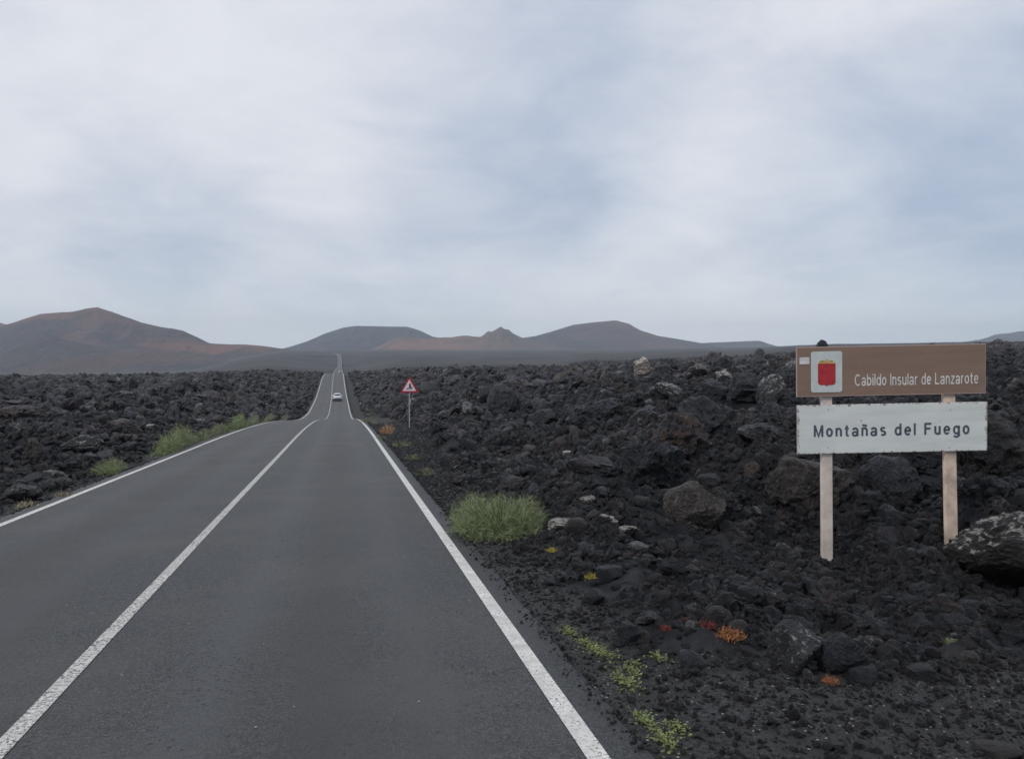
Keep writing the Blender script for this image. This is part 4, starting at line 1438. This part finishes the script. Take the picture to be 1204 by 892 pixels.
def make_car(loc, slope, label, paint):
    root = empty("car", loc, (slope, 0, 0))
    tag(root, label, "car", "cars driving away up the road")
    bm = bmesh.new()
    car_section(bm, [(-2.12, .72, .80, .70, .42, .70, .88), (-2.02, .80, .88, .74, .30, .88, 1.02), (-1.55, .84, .90, .80, .24, .95, 1.04), (-.6, .85, .90, .80, .22, .96, 1.05),
                     (.7, .85, .90, .80, .22, .96, 1.03), (1.2, .84, .89, .76, .24, .90, .98), (1.85, .80, .86, .70, .28, .76, .86), (2.12, .68, .76, .60, .36, .62, .72)])
    link("body", bm_mesh("body", bm, True), paint, root)
    bm = bmesh.new()
    car_section(bm, [(-1.98, .70, .74, .62, .90, .96, 1.02), (-1.5, .76, .76, .60, .92, 1.1, 1.40), (-.9, .78, .76, .62, .92, 1.12, 1.50), (.1, .78, .76, .60, .92, 1.1, 1.47), (.5, .78, .75, .58, .92, 1.05, 1.34), (1.15, .72, .72, .6, .88, .94, .98)])
    cabin = link("cabin", bm_mesh("cabin", bm, True), paint, root)
    # rear window follows the slope of the hatch
    a, b_ = Vector((0, -1.985, 1.02)), Vector((0, -1.49, 1.43))
    dd = (b_ - a)
    nrm = Vector((0, -dd.z, dd.y)).normalized()
    bm = bmesh.new()
    q0, q1 = a + dd * .12 + nrm * 0.015, a + dd * .86 + nrm * 0.015
    vs = [bm.verts.new(v) for v in ((-.62, q0.y, q0.z), (.62, q0.y, q0.z), (.50, q1.y, q1.z), (-.50, q1.y, q1.z))]
    bm.faces.new(vs)
    r_ = bmesh.ops.extrude_face_region(bm, geom=list(bm.faces))
    for v in [g for g in r_['geom'] if isinstance(g, bmesh.types.BMVert)]:
        v.co += nrm * 0.008
    link("rear_window", bm_mesh("rear_window", bm), M_GLASS, root)
    for sd in (-1, 1):
        bm = bmesh.new()
        vs = [bm.verts.new(v) for v in ((sd * .79, -1.45, 1.0), (sd * .79, .85, 1.0), (sd * .66, .15, 1.36), (sd * .66, -1.2, 1.38))]
        bm.faces.new(vs)
        r_ = bmesh.ops.extrude_face_region(bm, geom=list(bm.faces))
        for v in [g for g in r_['geom'] if isinstance(g, bmesh.types.BMVert)]:
            v.co.x += sd * 0.012
        link("side_window", bm_mesh("side_window", bm), M_GLASS, root)
        bm = bmesh.new()
        add_box(bm, (sd * .70, -2.06, .86), (.26, .10, .17), 0.02)
        link("tail_light", bm_mesh("tail_light", bm), M_TAIL, root)
        bm = bmesh.new()
        add_box(bm, (sd * .97, .55, 1.02), (.16, .10, .12), 0.03)
        link("wing_mirror", bm_mesh("wing_mirror", bm), paint, root)
        for yy in (-1.35, 1.3):
            bm = bmesh.new()
            add_cyl(bm, (sd * .66, yy, .31), (sd * .88, yy, .31), .31, .31, 24)
            ty = link("wheel", bm_mesh("wheel", bm, True), M_TYRE, root)
            bm = bmesh.new()
            add_cyl(bm, (sd * .87, yy, .31), (sd * .893, yy, .31), .20, .18, 18)
            link("rim", bm_mesh("rim", bm), M_RIM, ty)
    bm = bmesh.new()
    add_box(bm, (0, -2.10, .40), (1.56, .16, .26), 0.04)
    bp = link("bumper", bm_mesh("bumper", bm), M_BUMP, root)
    bm = bmesh.new()
    add_box(bm, (0, -2.16, .72), (.50, .02, .11))
    link("number_plate", bm_mesh("number_plate", bm), M_PLATE, root)
    return root


for yy, xx, lab, pt in ((168, 1.25, "white car driving away up the far side of the dip", M_CARW), (575, 1.5, "distant tiny silver car before the last rise of the road", M_CARS)):
    slope = math.atan2(float(road_z(yy + 2) - road_z(yy - 2)), 4)
    make_car((xx + float(road_x(yy)), yy, float(road_z(yy)) + 0.0), slope, lab, pt)

# ------------------------------------------------------------------ the loose rock of the flow
# a seeded field of rocks: sizes fall off with distance so that they stay readable
TW = 0.0
pts_all = []
for s_lo, s_hi in ((0.018, 0.032), (0.032, 0.055), (0.055, 0.10), (0.10, 0.17), (0.17, 0.30), (0.30, 0.52), (0.52, 0.85)):
    sm = (s_lo + s_hi) / 2
    rmax = sm / 0.0018 if sm < .6 else 420
    rmin = max(3.2, sm / (0.021 if sm < 0.15 else 0.0125 if sm < 0.3 else 0.0095))
    area = 0.5 * (2 * R(44)) * (rmax ** 2 - rmin ** 2)
    n = int((0.55 if sm < .15 else 0.40) * area / (math.pi * sm * sm))
    rr = np.sqrt(RNG.uniform(rmin ** 2, rmax ** 2, n))
    aa = RNG.uniform(-R(44), R(44), n)
    X = CX + rr * (np.cos(aa) * FWD[0] + np.sin(aa) * RGT[0])
    Y = CY + rr * (np.cos(aa) * FWD[1] + np.sin(aa) * RGT[1])
    S = s_lo * (s_hi / s_lo) ** RNG.uniform(0, 1, n)
    m = lava_mask(X, Y)
    cluster = 0.8 + 1.3 * fbm2(X / 1.6, Y / 1.6, 2, 55)
    keep = RNG.uniform(0, 1, n) < np.clip(m * 1.2 * cluster + (0.02 if sm > 0.03 else 0.28) * (m < 0.5), 0, 1)
    keep &= np.abs(X - road_x(Y)) - S > 3.66
    keep &= (m > 0.5) | (S < 0.07)
    X, Y, S = X[keep], Y[keep], S[keep]
    pts_all.append(np.stack([X, Y, S], -1))
P = np.vstack(pts_all)
Zp = H(P[:, 0], P[:, 1])
pxx, pyy, dep = project(P[:, 0], P[:, 1], Zp)
size_px = FPX * 2 * P[:, 2] / dep
# keep the field from burying the sign posts' view or standing inside the landmarks
inview = (pxx > 4) & (pxx < 1200) & (pyy > 425) & (pyy < 885)
order = np.argsort(-np.where(inview, size_px, 0))
N_SINGLE = 232
LAND += [(6.55, 9.6, "the first sign post"), (8.2, 9.2, "the far sign post"), (5.26, 41.0, "the warning sign"), (3.95, 9.9, "the green bush by the tarmac")]
chosen = []
used = np.zeros(len(P), bool)
used |= (pxx > 900) & (pyy - size_px * 0.8 < 401) & (P[:, 2] > 0.2)
for cx0_, cy0_, cr0_ in CLEAR:
    used |= (np.abs(P[:, 0] - cx0_) < 0.5) & (np.abs(P[:, 1] - cy0_) < cr0_) & (P[:, 2] > 0.06)
    used |= (P[:, 0] < -3) & (np.hypot(P[:, 0] - cx0_, P[:, 1] - cy0_) < 1.3) & (P[:, 2] > 0.2)
SIGHT += [(962, 990, 540, 652, 10.4, 0.02), (1108, 1138, 540, 640, 10.4, 0.02), (470, 492, 440, 490, 41, 0.05)]
for x0_, x1_, y0_, y1_, dd_, s0_ in SIGHT:
    pr = size_px * 0.45
    top = pyy - size_px * 0.75
    used |= (pxx + pr > x0_) & (pxx - pr < x1_) & (top < y1_) & (pyy > y0_) & (dep < dd_) & (P[:, 2] > s0_)
hid = [(p[0], p[1]) for p in LAND]
POSTS = [(6.45, 9.35), (6.5, 8.9), (8.0, 9.0), (8.0, 8.5)]
for px_, py_ in POSTS:
    used |= ((P[:, 0] - px_) ** 2 + (P[:, 1] - py_) ** 2 < 0.45 ** 2) & (P[:, 2] > 0.07)
for i in order:
    if len(chosen) >= N_SINGLE:
        break
    if used[i]:
        continue
    if any((P[i, 0] - a) ** 2 + (P[i, 1] - b_) ** 2 < (0.30 + P[i, 2]) ** 2 for a, b_ in hid):
        used[i] = True     # would stand inside a landmark: dropped altogether
        continue
    if any((P[i, 0] - P[j, 0]) ** 2 + (P[i, 1] - P[j, 1]) ** 2 < ((P[i, 2] + P[j, 2]) * 0.75) ** 2 for j in chosen):
        used[i] = True
        continue
    chosen.append(i)
    used[i] = True

keys = list(VAR.keys())
kw_ = np.array([CW[k[1]] * SW[k[0]] for k in keys])
kw_ /= kw_.sum()
single_info = []
sources = []
for i in chosen:
    key = keys[RNG.choice(len(keys), p=kw_)]
    me = VAR[key][int(RNG.integers(len(VAR[key])))]
    x, y, s = P[i]
    o = link("rock", me, None, None, (x, y, float(Zp[i]) + s * 0.22), (RNG.normal(0, .5), RNG.normal(0, .5), RNG.uniform(0, 6.28)),
             (s * RNG.uniform(.85, 1.2), s * RNG.uniform(.8, 1.1), s * RNG.uniform(.75, 1.05)))
    single_info.append((o, x, y, s, key))
    if me not in [q.data for q in sources]:
        sources.append(o)


def rock_words(x, y, s, key):
    d2 = [((x - a) ** 2 + (y - b_) ** 2, a, b_, ph) for a, b_, ph in LAND]
    d2.sort()
    dd, a, b_, ph = d2[0]
    dd = math.sqrt(dd)
    fx = (x - a) * FWD[0] + (y - b_) * FWD[1]
    sx = (x - a) * RGT[0] + (y - b_) * RGT[1]
    toward = -1 if x > 0 else 1
    if abs(fx) > abs(sx):
        rel = "behind" if fx > 0 else "in front of"
    else:
        rel = "roadward of" if sx * toward > 0 else "inland of"
    size = "tiny" if s < 0.07 else "small" if s < 0.12 else "middling" if s < 0.2 else "large" if s < 0.4 else "massive"
    dist = "close" if dd < 0.6 else "a step" if dd < 1.2 else "two steps" if dd < 1.8 else f"about {round(dd)} m"
    return f"{size} {SHAPES[key[0]][0]} {COLOURS[key[1]][0]} rock {dist} {rel} {ph}"


seen_lab = {}
for o, x, y, s, key in single_info:
    lb = rock_words(x, y, s, key)
    seen_lab.setdefault(lb, []).append(o)
for lb, os_ in seen_lab.items():
    os_.sort(key=lambda q: abs(q.location.x))
    for k_, o in enumerate(os_):
        ext = '' if len(os_) == 1 or (len(os_) > 3) else ', nearer tarmac' if k_ == 0 else ', farther from tarmac' if k_ == len(os_) - 1 else ', middle one'
        tag(o, (lb + ext) if len((lb + ext).split()) <= 16 else lb, "rock", group="loose lava rocks beyond the verge" if o.location.x > 0 else "loose lava rocks across the road")

# everything smaller or farther: one rubble object, instanced on points
rest = ~used
Pr, Zr = P[rest], Zp[rest]


def scatter(name, P3, S, srcs, flatten=1.0, cw=CW):
    n = len(P3)
    me = bpy.data.meshes.new(name)
    me.vertices.add(n)
    me.vertices.foreach_set('co', np.asarray(P3, np.float32).ravel())
    def attr(nm, typ, arr, key='value'):
        a = me.attributes.new(nm, typ, 'POINT')
        a.data.foreach_set(key, np.ascontiguousarray(arr).ravel())
    rot = np.stack([RNG.normal(0, .7, n), RNG.normal(0, .7, n), RNG.uniform(0, 6.28, n)], -1).astype(np.float32)
    scl = (S[:, None] * RNG.uniform(.62, 1.35, (n, 3)) * np.array([1, 1, flatten])).astype(np.float32)
    wts = np.array([cw[COL_OF[q.data.name][1]] * SW[COL_OF[q.data.name][0]] for q in srcs])
    wts /= wts.sum()
    idx = RNG.choice(len(srcs), size=n, p=wts).astype(np.int32)
    attr('rot', 'FLOAT_VECTOR', rot, 'vector')
    attr('scl', 'FLOAT_VECTOR', scl, 'vector')
    attr('idx', 'INT', idx)
    o = link(name, me)
    ng = bpy.data.node_groups.new(name + "_nodes", 'GeometryNodeTree')
    ng.interface.new_socket('Geometry', in_out='INPUT', socket_type='NodeSocketGeometry')
    ng.interface.new_socket('Geometry', in_out='OUTPUT', socket_type='NodeSocketGeometry')
    gi = ng.nodes.new('NodeGroupInput')
    go = ng.nodes.new('NodeGroupOutput')
    jn = ng.nodes.new('GeometryNodeJoinGeometry')
    for q in reversed(srcs):
        oi = ng.nodes.new('GeometryNodeObjectInfo')
        oi.transform_space = 'ORIGINAL'
        oi.inputs['Object'].default_value = q
        oi.inputs['As Instance'].default_value = True
        ng.links.new(oi.outputs['Geometry'], jn.inputs[0])
    ip = ng.nodes.new('GeometryNodeInstanceOnPoints')
    ip.inputs['Pick Instance'].default_value = True
    def named(nm, typ):
        a = ng.nodes.new('GeometryNodeInputNamedAttribute')
        a.data_type = typ
        a.inputs['Name'].default_value = nm
        return a.outputs[0]
    e2r = ng.nodes.new('FunctionNodeEulerToRotation')
    ng.links.new(named('rot', 'FLOAT_VECTOR'), e2r.inputs[0])
    ng.links.new(gi.outputs[0], ip.inputs['Points'])
    ng.links.new(jn.outputs[0], ip.inputs['Instance'])
    ng.links.new(named('idx', 'INT'), ip.inputs['Instance Index'])
    ng.links.new(e2r.outputs[0], ip.inputs['Rotation'])
    ng.links.new(named('scl', 'FLOAT_VECTOR'), ip.inputs['Scale'])
    ng.links.new(ip.outputs[0], go.inputs[0])
    md = o.modifiers.new("scatter", 'NODES')
    md.node_group = ng
    return o


COL_OF = {}
for (si, ci), ms in VAR.items():
    for me in ms:
        COL_OF[me.name] = (si, ci)
P3 = np.stack([Pr[:, 0], Pr[:, 1], Zr + Pr[:, 2] * RNG.uniform(0.1, 0.7, len(Pr))], -1)
rubble = scatter("lava_rubble", P3, Pr[:, 2], sources)
tag(rubble, "black and charcoal lava rubble spreading on both sides of the road", "rubble", kind='stuff')
print("rubble pieces", len(P3), "sources", len(sources), "singles", len(chosen))

# fine gravel on the verge
n = 60000
gx = RNG.uniform(3.35, 11.5, n)
gy = RNG.uniform(2.0, 13.0, n)
gs = 0.0035 * (5.5 ** (RNG.uniform(0, 1, n) ** 1.6))
k = (lava_mask(gx, gy) < 0.75) & ((gx - 3.38) > RNG.exponential(0.09, n))
n2 = 6000
gx2 = RNG.uniform(-6.0, -3.45, n2)
gy2 = RNG.uniform(8.0, 26.0, n2)
gs2 = 0.009 * (3.0 ** RNG.uniform(0, 1, n2))
k2 = lava_mask(gx2, gy2) < 0.8
n3 = 22000
gx3 = RNG.uniform(3.5, 6.0, n3)
gy3 = 12 * (4.2 ** RNG.uniform(0, 1, n3))
gs3 = 0.0006 * gy3 * (3.0 ** RNG.uniform(0, 1, n3))
k3 = lava_mask(gx3, gy3) < 0.8
gx, gy, gs = np.r_[gx[k], gx2[k2], gx3[k3]], np.r_[gy[k], gy2[k2], gy3[k3]], np.r_[gs[k], gs2[k2], gs3[k3]]
gz = np.where(np.abs(gx) < 3.56, road_z(gy) - 0.012, H(gx, gy))
gravel = scatter("gravel", np.stack([gx, gy, gz + gs * 0.15], -1), gs, sources, cw=[0.15, 0.35, 0.15, 0.35])
tag(gravel, "fine dark gravel of the road verge", "gravel", kind='stuff')


# ------------------------------------------------------------------ the air
bm = bmesh.new()
zmin, zmax = -110.0, 262.0
add_box(bm, (800, 3500, (zmin + zmax) / 2), (12400, 7800, zmax - zmin))
hz_me = bm_mesh("haze", bm)
hm = bpy.data.materials.new("haze")
hm.use_nodes = True
ht = NT(hm.node_tree)
ht.n.clear()
pv = ht.new('ShaderNodeVolumePrincipled')
pv.inputs['Color'].default_value = (0.80, 0.90, 1.0, 1)
pv.inputs['Density'].default_value = 0.000105
pv.inputs['Anisotropy'].default_value = 0.0
ht.new('ShaderNodeOutputMaterial', ins={1: pv.outputs[0]})
haze = link("haze", hz_me, hm)
tag(haze, kind='stuff')
